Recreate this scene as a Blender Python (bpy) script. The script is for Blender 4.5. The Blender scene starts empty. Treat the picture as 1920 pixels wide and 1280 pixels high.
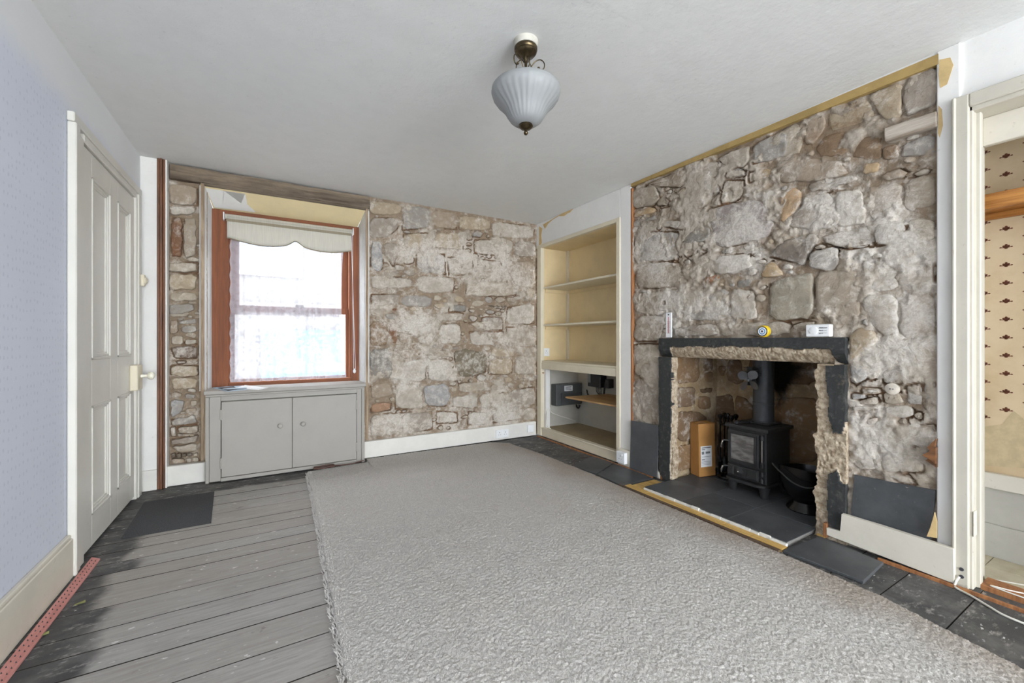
import bpy, bmesh, math, random
import numpy as np
from mathutils import Vector, Matrix

# ------------------------------------------------------------------ camera, sky, exposure
scene = bpy.context.scene
COL = scene.collection
F, HY, CX, EYE = 782.0, 637.0, 960.0, 1.0        # focal length, horizon, centre in 1920x1280 pixels; eye height
YAW = math.atan2(456, 782)
SN, CS = math.sin(YAW), math.cos(YAW)
cam_d = bpy.data.cameras.new('camera'); cam = bpy.data.objects.new('camera', cam_d); COL.objects.link(cam)
cam.location = (0, 0, EYE); cam.rotation_euler = (math.pi/2, 0, -YAW)
cam_d.sensor_width = 36; cam_d.lens = F/1920*36; cam_d.shift_y = -(640-HY)/1920
cam_d.clip_start = 0.02
scene.camera = cam
world = bpy.data.worlds.new('overcast'); scene.world = world; world.use_nodes = True
bg = world.node_tree.nodes['Background']; bg.inputs[0].default_value = (0.90, 0.955, 1.02, 1); bg.inputs[1].default_value = 1.0
scene.view_settings.view_transform = 'Standard'; scene.view_settings.look = 'None'
scene.view_settings.gamma = 1.0; scene.view_settings.use_curve_mapping = False
scene.view_settings.exposure = 4.8
def portal(name, loc, rot, sx, sy):
    l = bpy.data.lights.new(name, 'AREA'); l.shape = 'RECTANGLE'; l.size = sx; l.size_y = sy
    l.cycles.is_portal = True
    o = bpy.data.objects.new(name, l); o.location = loc; o.rotation_euler = rot; COL.objects.link(o)
BACK_Y = -4.2
BW = (-0.68, 2.38, 0.10, 1.80)     # unseen window added behind the camera, widened to light the room: x0 x1 z0 z1
portal('sky_portal', (.15, 3.98, 1.32), (-math.pi/2, 0, 0), 1.05, 1.35)
portal('sky_portal', ((BW[0]+BW[1])/2, BACK_Y-.05, (BW[2]+BW[3])/2), (math.pi/2, 0, 0), BW[1]-BW[0], BW[3]-BW[2])

# ------------------------------------------------------------------ helpers
rng = random.Random(7)
def ray(px, py):
    a = (px-CX)/F
    return (a*CS+SN, -a*SN+CS, (HY-py)/F)
def OZ(px, py, z=0.0):
    r = ray(px, py); t = (z-EYE)/r[2]; return (r[0]*t, r[1]*t)
def OX(px, py, x):
    r = ray(px, py); t = x/r[0]; return (r[1]*t, EYE+r[2]*t)
def OY(px, py, y):
    r = ray(px, py); t = y/r[1]; return (r[0]*t, EYE+r[2]*t)
def lin(c):
    c = c/255.0
    return c/12.92 if c <= .04045 else ((c+.055)/1.055)**2.4
def S(r, g, b, k=1.0): return (lin(r)*k, lin(g)*k, lin(b)*k, 1.0)

class NT:
    def __init__(s, name):
        s.m = bpy.data.materials.new(name); s.m.use_nodes = True; s.t = s.m.node_tree
        s.b = s.t.nodes['Principled BSDF']; s.pos = s.t.nodes.new('ShaderNodeNewGeometry').outputs['Position']
    def link(s, a, b): s.t.links.new(a, b)
    def put(s, sock, v):
        if hasattr(v, 'links'): s.link(v, sock)
        else: sock.default_value = v
    def map(s, sc, vec=None, loc=(0, 0, 0)):
        n = s.t.nodes.new('ShaderNodeMapping'); s.link(vec or s.pos, n.inputs[0]); n.inputs['Scale'].default_value = sc
        n.inputs['Location'].default_value = loc; return n.outputs[0]
    def noise(s, scale, detail=4, rough=.6, vec=None, dist=0.0):
        n = s.t.nodes.new('ShaderNodeTexNoise'); s.link(vec or s.pos, n.inputs['Vector'])
        n.inputs['Scale'].default_value = scale; n.inputs['Detail'].default_value = detail; n.inputs['Roughness'].default_value = rough
        n.inputs['Distortion'].default_value = dist; return n.outputs['Fac']
    def voro(s, scale, vec=None, rand=1.0, out='Distance', feature='F1'):
        n = s.t.nodes.new('ShaderNodeTexVoronoi'); n.feature = feature; s.link(vec or s.pos, n.inputs['Vector'])
        n.inputs['Scale'].default_value = scale; n.inputs['Randomness'].default_value = rand; return n.outputs[out]
    def step(s, v, a, b, lo=0.0, hi=1.0):
        n = s.t.nodes.new('ShaderNodeMapRange'); n.interpolation_type = 'SMOOTHSTEP'
        s.put(n.inputs['Value'], v); n.inputs['From Min'].default_value = a; n.inputs['From Max'].default_value = b
        n.inputs['To Min'].default_value = lo; n.inputs['To Max'].default_value = hi; return n.outputs[0]
    def math(s, op, a, b=0.0, c=None):
        n = s.t.nodes.new('ShaderNodeMath'); n.operation = op; s.put(n.inputs[0], a); s.put(n.inputs[1], b)
        if c is not None: s.put(n.inputs[2], c)
        return n.outputs[0]
    def mix(s, f, a, b, mode='MIX'):
        n = s.t.nodes.new('ShaderNodeMix'); n.data_type = 'RGBA'; n.blend_type = mode
        s.put(n.inputs[0], f); s.put(n.inputs[6], a); s.put(n.inputs[7], b); return n.outputs[2]
    def sep(s, v=None):
        n = s.t.nodes.new('ShaderNodeSeparateXYZ'); s.link(v or s.pos, n.inputs[0]); return n.outputs
    def attr(s, name):
        n = s.t.nodes.new('ShaderNodeAttribute'); n.attribute_name = name; return n
    def rand(s): return s.t.nodes.new('ShaderNodeObjectInfo').outputs['Random']
    def ramp(s, f, stops):
        n = s.t.nodes.new('ShaderNodeValToRGB'); s.link(f, n.inputs[0]); cr = n.color_ramp
        while len(cr.elements) < len(stops): cr.elements.new(.5)
        for e, (p, c) in zip(cr.elements, stops): e.position = p; e.color = c
        return n.outputs[0]
    def bump(s, h, strength=.3, dist=.01):
        n = s.t.nodes.new('ShaderNodeBump'); s.link(h, n.inputs['Height']); n.inputs['Strength'].default_value = strength
        n.inputs['Distance'].default_value = dist; s.link(n.outputs[0], s.b.inputs['Normal'])
    def out(s, col, rough=.6, metal=0.0, spec=None):
        s.put(s.b.inputs['Base Color'], col); s.put(s.b.inputs['Roughness'], rough); s.b.inputs['Metallic'].default_value = metal
        if spec is not None: s.b.inputs['Specular IOR Level'].default_value = spec
        return s.m

def paint(name, col, rough=.5, dirt=S(120, 105, 85), amt=.25, mott=.05, bump=.08, scale=5, chips=None):
    n = NT(name)
    a = n.noise(scale, 6, .65); b = n.noise(38, 5, .7)
    dark = tuple(c*(1-mott*2) for c in col[:3])+(1,)
    c = n.mix(n.step(a, .35, .7), col, dark)
    c = n.mix(n.math('MULTIPLY', n.step(b, .62, .74), amt), c, dirt)
    if chips is not None:
        d = n.noise(11, 7, .75)
        c = n.mix(n.step(d, .66, .68), c, chips)
    n.bump(n.math('ADD', a, n.math('MULTIPLY', b, .4)), bump, .01)
    return n.out(c, rough)
def plain(name, col, rough=.5, metal=0.0, var=.1, scale=30):
    n = NT(name); a = n.noise(scale, 4, .6)
    c = n.mix(n.step(a, .3, .7), tuple(x*(1-var) for x in col[:3])+(1,), tuple(min(1, x*(1+var)) for x in col[:3])+(1,))
    return n.out(c, rough, metal)
def wood(name, a, b, axis=0, rough=.6, freq=1.0, bump=.15, knots=None):
    n = NT(name); sc = [22*freq]*3; sc[axis] = 1.6*freq
    v = n.map(sc); f = n.noise(1.6, 8, .65, v, .6); g = n.noise(5, 5, .6, v)
    c = n.mix(n.step(n.math('ADD', f, n.math('MULTIPLY', g, .35)), .45, .9), a, b)
    n.bump(g, bump, .004)
    return n.out(c, rough)

# --- object making
ORG = {}
LOCAL = set()
def setp(o, label=None, cat=None, group=None, kind=None):
    if label: o['label'] = label
    if cat: o['category'] = cat
    if group: o['group'] = group
    if kind: o['kind'] = kind
    return o
def link(name, me, mat, parent=None):
    o = bpy.data.objects.new(name, me); COL.objects.link(o)
    if mat is not None and not me.materials: me.materials.append(mat)
    if parent is not None:
        o.parent = parent
        if parent.name in LOCAL: LOCAL.add(o.name)
        elif parent.name in ORG: o.location = [-c for c in ORG[parent.name]]
    return o
def thing(name, label, cat, loc=(0, 0, 0), rotz=None, group=None, kind=None):
    o = bpy.data.objects.new(name, None); COL.objects.link(o); o.location = loc; o.empty_display_size = .05
    if rotz is not None: o.rotation_euler = (0, 0, rotz); LOCAL.add(o.name)
    else: ORG[o.name] = tuple(loc)
    return setp(o, label, cat, group, kind)
def mesh(name, v, f, mat, parent=None, smooth=False):
    me = bpy.data.meshes.new(name); me.from_pydata([tuple(p) for p in v], [], [tuple(q) for q in f]); me.update()
    if smooth: me.polygons.foreach_set('use_smooth', [True]*len(me.polygons))
    return link(name, me, mat, parent)
def finish(name, bm, mat, parent=None, smooth=False, angle=None):
    bmesh.ops.recalc_face_normals(bm, faces=bm.faces)
    me = bpy.data.meshes.new(name); bm.to_mesh(me); bm.free()
    if smooth: me.polygons.foreach_set('use_smooth', [True]*len(me.polygons))
    if angle: me.set_sharp_from_angle(angle=math.radians(angle))
    return link(name, me, mat, parent)
def bbox(bm, x0, x1, y0, y1, z0, z1, bev=0.0, seg=1):
    if x0 > x1: x0, x1 = x1, x0
    if y0 > y1: y0, y1 = y1, y0
    if z0 > z1: z0, z1 = z1, z0
    vs = [bm.verts.new(p) for p in [(x0, y0, z0), (x1, y0, z0), (x1, y1, z0), (x0, y1, z0), (x0, y0, z1), (x1, y0, z1), (x1, y1, z1), (x0, y1, z1)]]
    fs = [bm.faces.new([vs[i] for i in q]) for q in [(0, 3, 2, 1), (4, 5, 6, 7), (0, 1, 5, 4), (1, 2, 6, 5), (2, 3, 7, 6), (3, 0, 4, 7)]]
    if bev > 0:
        es = list({e for f in fs for e in f.edges})
        bmesh.ops.bevel(bm, geom=es, offset=bev, segments=seg, profile=.5, affect='EDGES', clamp_overlap=True)
def box(name, x0, x1, y0, y1, z0, z1, mat, parent=None, bev=.002, seg=1):
    bm = bmesh.new(); bbox(bm, x0, x1, y0, y1, z0, z1, bev, seg); return finish(name, bm, mat, parent)
def boxes(name, lst, mat, parent=None, bev=.002):
    bm = bmesh.new()
    for b in lst: bbox(bm, *b, bev)
    return finish(name, bm, mat, parent)
def prism(name, pts, axis, a, b, mat, parent=None, bev=0.0):
    """extrude a 2D polygon; axis x: pts are (y,z); y: (x,z); z: (x,y)"""
    def p3(p, c): return (c, p[0], p[1]) if axis == 'x' else (p[0], c, p[1]) if axis == 'y' else (p[0], p[1], c)
    bm = bmesh.new(); A = [bm.verts.new(p3(p, a)) for p in pts]; B = [bm.verts.new(p3(p, b)) for p in pts]; n = len(pts)
    bm.faces.new(A); bm.faces.new(B[::-1])
    for i in range(n): bm.faces.new((A[i], B[i], B[(i+1) % n], A[(i+1) % n]))
    if bev: bmesh.ops.bevel(bm, geom=list(bm.edges), offset=bev, segments=1, affect='EDGES', clamp_overlap=True)
    return finish(name, bm, mat, parent)
def lathe_bm(bm, prof, c=(0, 0, 0), seg=24, axis='z', ripple=None):
    rings = []
    for r, h in prof:
        ring = []
        for i in range(seg):
            t = 2*math.pi*i/seg; rr = max(r, 1e-4)*(1+(ripple(t, h) if ripple else 0))
            p = (rr*math.cos(t), rr*math.sin(t), h)
            if axis == 'x': p = (h, p[0], p[1])
            if axis == 'y': p = (p[0], h, p[1])
            ring.append(bm.verts.new((c[0]+p[0], c[1]+p[1], c[2]+p[2])))
        rings.append(ring)
    for a, b in zip(rings, rings[1:]):
        for i in range(seg): bm.faces.new((a[i], a[(i+1) % seg], b[(i+1) % seg], b[i]))
    if prof[0][0] > 1e-3: bm.faces.new(rings[0][::-1])
    if prof[-1][0] > 1e-3: bm.faces.new(rings[-1])
def lathe(name, prof, mat, parent=None, c=(0, 0, 0), seg=24, axis='z', ripple=None, angle=40):
    bm = bmesh.new(); lathe_bm(bm, prof, c, seg, axis, ripple); return finish(name, bm, mat, parent, True, angle)
def smoothpath(pts, n=6):
    P = [Vector(p) for p in pts]; out = []
    for i in range(len(P)-1):
        p0, p1, p2, p3 = P[max(i-1, 0)], P[i], P[i+1], P[min(i+2, len(P)-1)]
        for k in range(n):
            t = k/n
            out.append(.5*((2*p1)+(-p0+p2)*t+(2*p0-5*p1+4*p2-p3)*t*t+(-p0+3*p1-3*p2+p3)*t**3))
    out.append(P[-1]); return out
def tube_bm(bm, pts, r, seg=8):
    pts = [Vector(p) for p in pts]; prev = None; rings = []
    for i, p in enumerate(pts):
        d = (pts[min(i+1, len(pts)-1)]-pts[max(i-1, 0)]).normalized()
        u = d.cross(Vector((0, 0, 1)))
        if u.length < .05: u = d.cross(Vector((1, 0, 0)))
        u.normalize()
        if prev is not None and u.dot(prev) < 0: u = -u
        prev = u; w = d.cross(u); rr = r(i/(len(pts)-1)) if callable(r) else r
        rings.append([bm.verts.new(p+u*rr*math.cos(2*math.pi*k/seg)+w*rr*math.sin(2*math.pi*k/seg)) for k in range(seg)])
    for a, b in zip(rings, rings[1:]):
        for k in range(seg): bm.faces.new((a[k], a[(k+1) % seg], b[(k+1) % seg], b[k]))
    bm.faces.new(rings[0][::-1]); bm.faces.new(rings[-1])
def tube(name, pts, r, mat, parent=None, seg=8, n=0):
    bm = bmesh.new(); tube_bm(bm, smoothpath(pts, n) if n else pts, r, seg); return finish(name, bm, mat, parent, True, 50)

# --- numpy noise
TAB = {}
def vnoise(x, y, seed):
    seed %= 64
    if seed not in TAB: TAB[seed] = np.random.RandomState(seed).rand(256, 256)
    t = TAB[seed]
    xi = np.floor(x).astype(int); yi = np.floor(y).astype(int); fx = x-xi; fy = y-yi
    fx = fx*fx*(3-2*fx); fy = fy*fy*(3-2*fy)
    a = t[xi & 255, yi & 255]; b = t[(xi+1) & 255, yi & 255]; c = t[xi & 255, (yi+1) & 255]; d = t[(xi+1) & 255, (yi+1) & 255]
    return (a*(1-fx)+b*fx)*(1-fy)+(c*(1-fx)+d*fx)*fy
def fbm(x, y, f, seed, octv=4, g=.5):
    s = 0; w = 1; tot = 0
    for o in range(octv):
        s = s+w*vnoise(x*f+17.3*o, y*f-9.1*o, seed+o); tot += w; w *= g; f *= 2.03
    return s/tot
def sstep(a, b, v):
    t = np.clip((v-a)/(b-a), 0, 1); return t*t*(3-2*t)
def inpoly(X, Y, poly):
    r = np.zeros(np.shape(X), bool); n = len(poly)
    for i in range(n):
        x1, y1 = poly[i]; x2, y2 = poly[(i+1) % n]
        if y1 == y2: continue
        r ^= ((y1 > Y) != (y2 > Y)) & (X < (x2-x1)*(Y-y1)/(y2-y1)+x1)
    return r
def setattrc(me, name, arr):
    a = me.attributes.new(name, 'FLOAT_COLOR', 'POINT'); a.data.foreach_set('color', np.asarray(arr, np.float32).ravel())

# ------------------------------------------------------------------ materials
m_ceil = paint('ceiling_paint', S(228, 228, 225), .9, S(120, 118, 112), .18, .015, .35, 9)
m_white = paint('white_emulsion', S(233, 231, 226), .85, S(150, 140, 120), .2, .02, .18, 7)
m_gloss = paint('old_white_gloss', S(222, 215, 199), .42, S(120, 95, 65), .35, .04, .1, 6)
m_door = paint('cream_door_gloss', S(218, 215, 206), .38, S(140, 120, 90), .2, .03, .06, 4)
m_cab = paint('grey_white_cabinet_paint', S(162, 157, 149), .55, S(120, 105, 85), .12, .025, .05, 4)
m_frame2 = paint('dull_cream_frame', S(200, 194, 179), .5, S(130, 105, 75), .3, .04, .08, 5)
m_skirt = paint('white_skirting_gloss', S(226, 223, 215), .45, S(120, 95, 65), .35, .04, .1, 6)
m_cream = paint('cream_gloss', S(224, 214, 190), .42, S(150, 120, 70), .2, .04, .06, 5)
m_yellow = paint('yellowed_cream_paint', S(236, 214, 168), .5, S(150, 118, 66), .2, .06, .06, 3)
m_compart = paint('grey_cupboard_paint', S(196, 192, 180), .7, S(110, 100, 80), .3, .06, .1, 5)
m_hard = paint('brown_hardboard', S(168, 150, 118), .7, S(90, 75, 55), .4, .1, .05, 6)
m_peel = plain('peeled_tan_plaster', S(206, 178, 126), .9, 0, .12, 20)
m_trim_tan = paint('ochre_strip', S(176, 148, 92), .7, S(220, 205, 180), .3, .12, .15, 8)
m_raw = wood('raw_timber', S(178, 122, 76), S(128, 82, 48), 2)
m_pine = wood('pine', S(202, 142, 72), S(150, 92, 38), 1, .45, .7)
m_bat = wood('dark_brown_batten', S(132, 84, 52), S(70, 46, 34), 2, .5)
m_oldwood = wood('weathered_timber_edge', S(186, 166, 140), S(120, 98, 76), 2, .85, 1.0, .5)
m_beam = wood('weathered_beam', S(142, 127, 108), S(82, 69, 57), 0, .9, .5, 1.0)
m_beam_y = wood('grey_beam_end', S(196, 186, 172), S(140, 124, 106), 1, .9, .8, .8)
m_frame = wood('stained_window_timber', S(140, 82, 48), S(110, 62, 36), 2, .7, .8, .08)
m_frame_h = wood('stained_window_timber_rail', S(140, 82, 48), S(110, 62, 36), 0, .7, .8, .08)
m_yel = wood('yellow_pine_offcut', S(226, 190, 118), S(186, 146, 78), 1, .6, .8)
m_ply = wood('chipboard_shelf', S(196, 160, 112), S(166, 128, 82), 1, .6, .6)
m_brass = plain('dark_bronze', S(88, 76, 56), .32, .9, .25, 60)
m_chrome = plain('chrome', S(225, 225, 225), .18, 1.0, .05)
m_iron = plain('black_stove_iron', S(50, 50, 50), .5, .25, .15, 40)
m_blackgloss = plain('black_enamel', S(22, 22, 23), .22, .2, .1, 20)
m_blackplastic = plain('black_plastic', S(34, 34, 36), .45)
m_plug = plain('white_plastic', S(235, 236, 236), .35, 0, .02)
m_cable = plain('white_cable_sheath', S(228, 224, 212), .5, 0, .03)
m_brown_cable = plain('brown_cable_sheath', S(92, 66, 58), .5)
m_dot = plain('dark_print', S(60, 60, 64), .6)
m_greyprint = plain('grey_print', S(120, 120, 122), .6)
m_fuse = plain('grey_fuse_board', S(92, 94, 94), .5, .1, .06)
m_card = paint('brown_cardboard', S(184, 132, 72), .85, S(130, 88, 44), .3, .06, .1, 10)
m_paper = plain('white_paper', S(236, 236, 236), .7, 0, .02)
m_paperblue = plain('blue_grey_paper', S(176, 192, 206), .7)
m_yplast = plain('yellow_plastic', S(226, 190, 40), .4)
m_blue = plain('blue_disc', S(96, 150, 196), .4)
m_alu = plain('aluminium_blade', S(118, 120, 124), .38, .8, .06)
m_pinkwood = wood('pink_gripper_wood', S(222, 158, 150), S(196, 130, 122), 1, .7, 1.0, .2)
m_mat = None

def m_slate_():
    n = NT('slate'); a = n.noise(5, 7, .65); b = n.noise(60, 4, .6); r = n.rand()
    c = n.mix(n.step(a, .3, .75), S(56, 58, 60), S(84, 86, 88))
    c = n.mix(n.math('MULTIPLY', r, .3), c, S(100, 101, 102))
    c = n.mix(n.math('MULTIPLY', n.step(b, .66, .72), .3), c, S(150, 148, 144))
    n.bump(n.math('ADD', a, n.math('MULTIPLY', b, .2)), .12, .01)
    return n.out(c, .5)
m_slate = m_slate_()

def m_boards_():
    n = NT('worn_floorboards'); x, y, z = n.sep()
    v = n.map((2.2, 26, 26)); g = n.noise(2.6, 9, .75, v, .8); big = n.noise(2.3, 5, .6); r = n.rand()
    c = n.ramp(g, [(.22, S(126, 122, 117)), (.42, S(158, 154, 149)), (.60, S(173, 170, 165)), (.8, S(186, 183, 178))])
    c = n.mix(n.math('MULTIPLY', r, .35), c, S(150, 138, 122))
    c = n.mix(n.step(big, .5, .8, 0, .5), c, S(124, 116, 106))
    # black painted margin of the room, worn through
    wob = n.noise(1.0, 5, .6, n.map((5, 7, 1)))
    e = n.math('ADD', n.math('MULTIPLY', wob, .14), n.math('MULTIPLY', r, .10))
    left = n.step(n.math('SUBTRACT', n.math('MULTIPLY', x, -1), e), .38, .44)
    right = n.step(x, 1.80, 1.82)
    far = n.step(n.math('ADD', y, n.math('MULTIPLY', wob, .1)), 3.40, 3.43)
    st = n.math('MAXIMUM', n.math('MAXIMUM', left, right), far)
    wear = n.noise(24, 7, .75, n.map((.5, 1, 1)))
    st = n.math('MULTIPLY', st, n.step(wear, .70, .52, 0, 1))
    wr = n.step(n.noise(7, 6, .7), .4, .75)
    black = n.mix(wr, S(54, 54, 55), S(104, 102, 99))
    c = n.mix(n.math('MULTIPLY', st, .94), c, black)
    # drops of white paint and dark marks
    sp = n.step(n.noise(52, 3, .55, n.map((.5, 1, 1))), .655, .685)
    c = n.mix(n.math('MULTIPLY', sp, n.step(n.noise(3, 3, .5), .42, .6)), c, S(214, 212, 208))
    dk = n.step(n.noise(20, 5, .65, n.map((.45, 1, 1), None, (4, 3, 0))), .62, .72)
    c = n.mix(n.math('MULTIPLY', dk, .55), c, S(64, 58, 54))
    n.bump(g, .25, .004)
    return n.out(c, .62)
m_boards = m_boards_()

def m_carpet_():
    n = NT('grey_beige_carpet'); x, y, z = n.sep()
    a = n.noise(230, 3, .7); b = n.noise(2.2, 5, .6); d = n.noise(18, 4, .6)
    c = n.mix(n.step(a, .3, .7), S(176, 171, 165), S(222, 218, 213))
    c = n.mix(n.step(b, .48, .75, 0, .35), c, S(198, 190, 181))
    c = n.mix(n.step(d, .6, .8, 0, .4), c, S(172, 166, 159))
    soil = n.math('MULTIPLY', n.step(n.math('ADD', x, n.math('MULTIPLY', b, .5)), 1.95, 2.35), .6)
    c = n.mix(soil, c, S(150, 132, 112))
    n.bump(a, .7, .004)
    return n.out(c, .95, 0, .1)
m_carpet = m_carpet_()

def m_wallpaper_():
    n = NT('lavender_wallpaper'); x, y, z = n.sep()
    v = n.map((1, 40, 30)); d = n.voro(1.0, v, .35)
    w = n.noise(150, 3, .6)
    mot = n.step(n.math('ADD', d, n.math('MULTIPLY', w, .28)), .38, .28)
    base = n.mix(n.noise(2, 4, .6), S(216, 220, 232), S(206, 211, 225))
    fade = n.step(n.math('ADD', z, n.math('MULTIPLY', n.noise(4), .2)), 2.02, 2.16, 1, 0)
    c = n.mix(n.math('MULTIPLY', n.math('MULTIPLY', mot, .30), fade), base, S(168, 174, 190))
    c = n.mix(fade, S(226, 227, 228), c)
    n.bump(n.math('ADD', d, n.math('MULTIPLY', w, .5)), .12, .004)
    return n.out(c, .8)
m_wallpaper = m_wallpaper_()

def m_closetpaper_():
    n = NT('beige_wallpaper'); a = n.noise(4, 6, .6)
    c = n.mix(n.step(a, .35, .7), S(222, 200, 164), S(206, 180, 140))
    n.bump(n.noise(70, 3, .6), .08, .004)
    return n.out(c, .8)
m_closetpaper = m_closetpaper_()

def m_rubble_(name='lime_smeared_rubble', sooty=0.0):
    n = NT(name); g = n.attr('guide'); t = n.attr('tint').outputs['Color']
    gs = n.t.nodes.new('ShaderNodeSeparateColor'); n.link(g.outputs['Color'], gs.inputs[0])
    lime_b, brown_b, grey_b = gs.outputs[0], gs.outputs[1], gs.outputs[2]
    n1 = n.noise(4.5, 8, .68, None, .5); n2 = n.noise(19, 8, .72, None, .4); n3 = n.noise(75, 5, .7); n4 = n.noise(8, 6, .65, n.map((1, 1, 1.9)), .3)
    c = n.mix(n.step(n2, .32, .72), n.mix(.45, t, S(130, 116, 100), 'MIX'), t)
    c = n.mix(n.step(n4, .5, .72, 0, .4), c, S(176, 160, 136))
    # rusty and earthy staining
    br = n.step(n.math('ADD', n.math('ADD', n.math('MULTIPLY', n4, .75), n.math('MULTIPLY', n3, .25)), brown_b), .64, .86, 0, .75)
    c = n.mix(br, c, n.mix(n.step(n1, .4, .6), S(120, 92, 66), S(146, 118, 84)))
    # lime smears, plaster remains
    lm = n.math('ADD', n.math('ADD', n.math('MULTIPLY', n1, .5), n.math('MULTIPLY', n2, .5)), lime_b)
    lm = n.step(lm, .49, .64, 0, .85)
    limec = n.mix(n.step(n3, .35, .65), S(196, 186, 173), S(222, 216, 207))
    c = n.mix(lm, c, limec)
    # cool grey cement skims
    gm = n.step(n.math('ADD', n1, grey_b), .72, .82, 0, .75)
    c = n.mix(gm, c, S(158, 156, 151))
    # dark pits
    pit = n.step(n3, .66, .72, 0, .5)
    c = n.mix(pit, c, S(84, 72, 62))
    if sooty: c = n.mix(n.step(n.math('ADD', n1, g.outputs['Alpha']), .9, 1.3, 0, 1.0), c, S(30, 27, 24))
    h = n.math('ADD', n.math('MULTIPLY', n2, 1.0), n.math('MULTIPLY', n3, .45))
    n.bump(h, .75, .012)
    return n.out(c, .92, 0, .15)
m_rubble = m_rubble_(); m_inner = m_rubble_('fireplace_rubble', 1.0)

def m_jamb_():
    n = NT('chipped_black_painted_stone'); p = n.attr('tint').outputs['Fac']
    n2 = n.noise(40, 6, .7); n3 = n.noise(110, 4, .7)
    tan = n.mix(n.step(n2, .35, .65), S(146, 126, 102), S(202, 187, 163))
    tan = n.mix(n.step(n3, .6, .7, 0, .6), tan, S(104, 84, 62))
    blk = n.mix(n.step(n2, .5, .75, 0, .55), S(46, 48, 48), S(112, 108, 102))
    blk = n.mix(n.step(n.noise(9, 5, .7), .62, .72, 0, .6), blk, S(128, 116, 98))
    c = n.mix(n.step(p, .4, .6), tan, blk)
    n.bump(n.math('ADD', n2, n.math('MULTIPLY', n3, .5)), .6, .006)
    return n.out(c, .6)
m_jamb = m_jamb_()

def m_glass_(name='window_glass', col=(.95, .98, .97, 1), rough=0.0):
    n = NT(name); t = n.t; n.b.inputs['Base Color'].default_value = col
    tr = t.nodes.new('ShaderNodeBsdfTransparent'); gl = t.nodes.new('ShaderNodeBsdfGlossy'); gl.inputs['Roughness'].default_value = .02
    mx = t.nodes.new('ShaderNodeMixShader'); mx.inputs[0].default_value = .06
    t.links.new(tr.outputs[0], mx.inputs[1]); t.links.new(gl.outputs[0], mx.inputs[2])
    t.links.new(mx.outputs[0], t.nodes['Material Output'].inputs[0]); return n.m
m_glass = m_glass_()
def m_net_():
    n = NT('lace_net'); t = n.t
    x, y, z = n.sep()
    lace = n.step(n.math('ADD', n.noise(26, 4, .6), n.math('MULTIPLY', n.voro(30), .5)), .62, .78)
    edge = n.step(n.math('SUBTRACT', n.noise(3, 2, .5), n.math('MULTIPLY', z, .12)), .22, .5, .3, 1.0)
    dens = n.math('ADD', .56, n.math('MULTIPLY', n.math('MULTIPLY', lace, edge), .22))
    tr = t.nodes.new('ShaderNodeBsdfTransparent'); df = t.nodes.new('ShaderNodeBsdfDiffuse'); tl = t.nodes.new('ShaderNodeBsdfTranslucent')
    df.inputs[0].default_value = S(186, 184, 190); tl.inputs[0].default_value = S(186, 184, 190)
    m1 = t.nodes.new('ShaderNodeMixShader'); m1.inputs[0].default_value = .24
    t.links.new(df.outputs[0], m1.inputs[1]); t.links.new(tl.outputs[0], m1.inputs[2])
    m2 = t.nodes.new('ShaderNodeMixShader'); t.links.new(dens, m2.inputs[0])
    t.links.new(tr.outputs[0], m2.inputs[1]); t.links.new(m1.outputs[0], m2.inputs[2])
    t.links.new(m2.outputs[0], t.nodes['Material Output'].inputs[0]); return n.m
m_net = m_net_()
def m_blind_(name, col):
    n = NT(name); t = n.t; v = n.map((160, 1, 8)); a = n.noise(1.0, 4, .6, v)
    c = n.mix(n.step(a, .3, .7), tuple(q*.9 for q in col[:3])+(1,), col)
    df = t.nodes.new('ShaderNodeBsdfDiffuse'); tl = t.nodes.new('ShaderNodeBsdfTranslucent'); mx = t.nodes.new('ShaderNodeMixShader'); mx.inputs[0].default_value = .35
    t.links.new(c, df.inputs[0]); t.links.new(c, tl.inputs[0]); t.links.new(df.outputs[0], mx.inputs[1]); t.links.new(tl.outputs[0], mx.inputs[2])
    t.links.new(mx.outputs[0], t.nodes['Material Output'].inputs[0]); return n.m
m_blind = m_blind_('cream_blind_fabric', S(226, 222, 210)); m_blindtrim = m_blind_('beige_blind_trim', S(176, 164, 142))
def m_frost_():
    n = NT('frosted_glass'); b = n.b
    n.out(S(168, 170, 170), .5); b.inputs['Transmission Weight'].default_value = .25; b.inputs['Subsurface Weight'].default_value = .0
    b.inputs['Alpha'].default_value = .9
    return n.m
m_frost = m_frost_()
def m_matting_():
    n = NT('dark_ribbed_matting'); a = n.noise(220, 3, .6); b = n.noise(9, 4, .6)
    c = n.mix(n.step(a, .3, .7), S(50, 51, 54), S(82, 82, 84)); c = n.mix(n.step(b, .6, .8, 0, .3), c, S(110, 106, 100))
    n.bump(a, .6, .003); return n.out(c, .9)
m_mat = m_matting_()
def m_tilefloor_():
    n = NT('cream_vinyl'); a = n.noise(6, 6, .7); b = n.noise(30, 5, .7)
    c = n.mix(n.step(a, .35, .7), S(206, 196, 170), S(184, 170, 138)); c = n.mix(n.step(b, .64, .74, 0, .5), c, S(110, 92, 62))
    return n.out(c, .5)
m_vinyl = m_tilefloor_()
def m_stoveglass_():
    n = NT('sooted_stove_glass'); a = n.noise(14, 5, .6, n.map((1, 1, 3)))
    return n.out(n.mix(n.step(a, .35, .7), S(90, 86, 82), S(128, 124, 120)), .25)
m_sglass = m_stoveglass_()
m_facade = paint('pale_stone_facade', S(92, 90, 87), .9, S(120, 110, 100), .5, .12, .2, 2)
m_bluedoor = plain('blue_painted_boards', S(66, 104, 146), .6)
m_road = plain('street_asphalt', S(110, 110, 110), .9)

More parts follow.
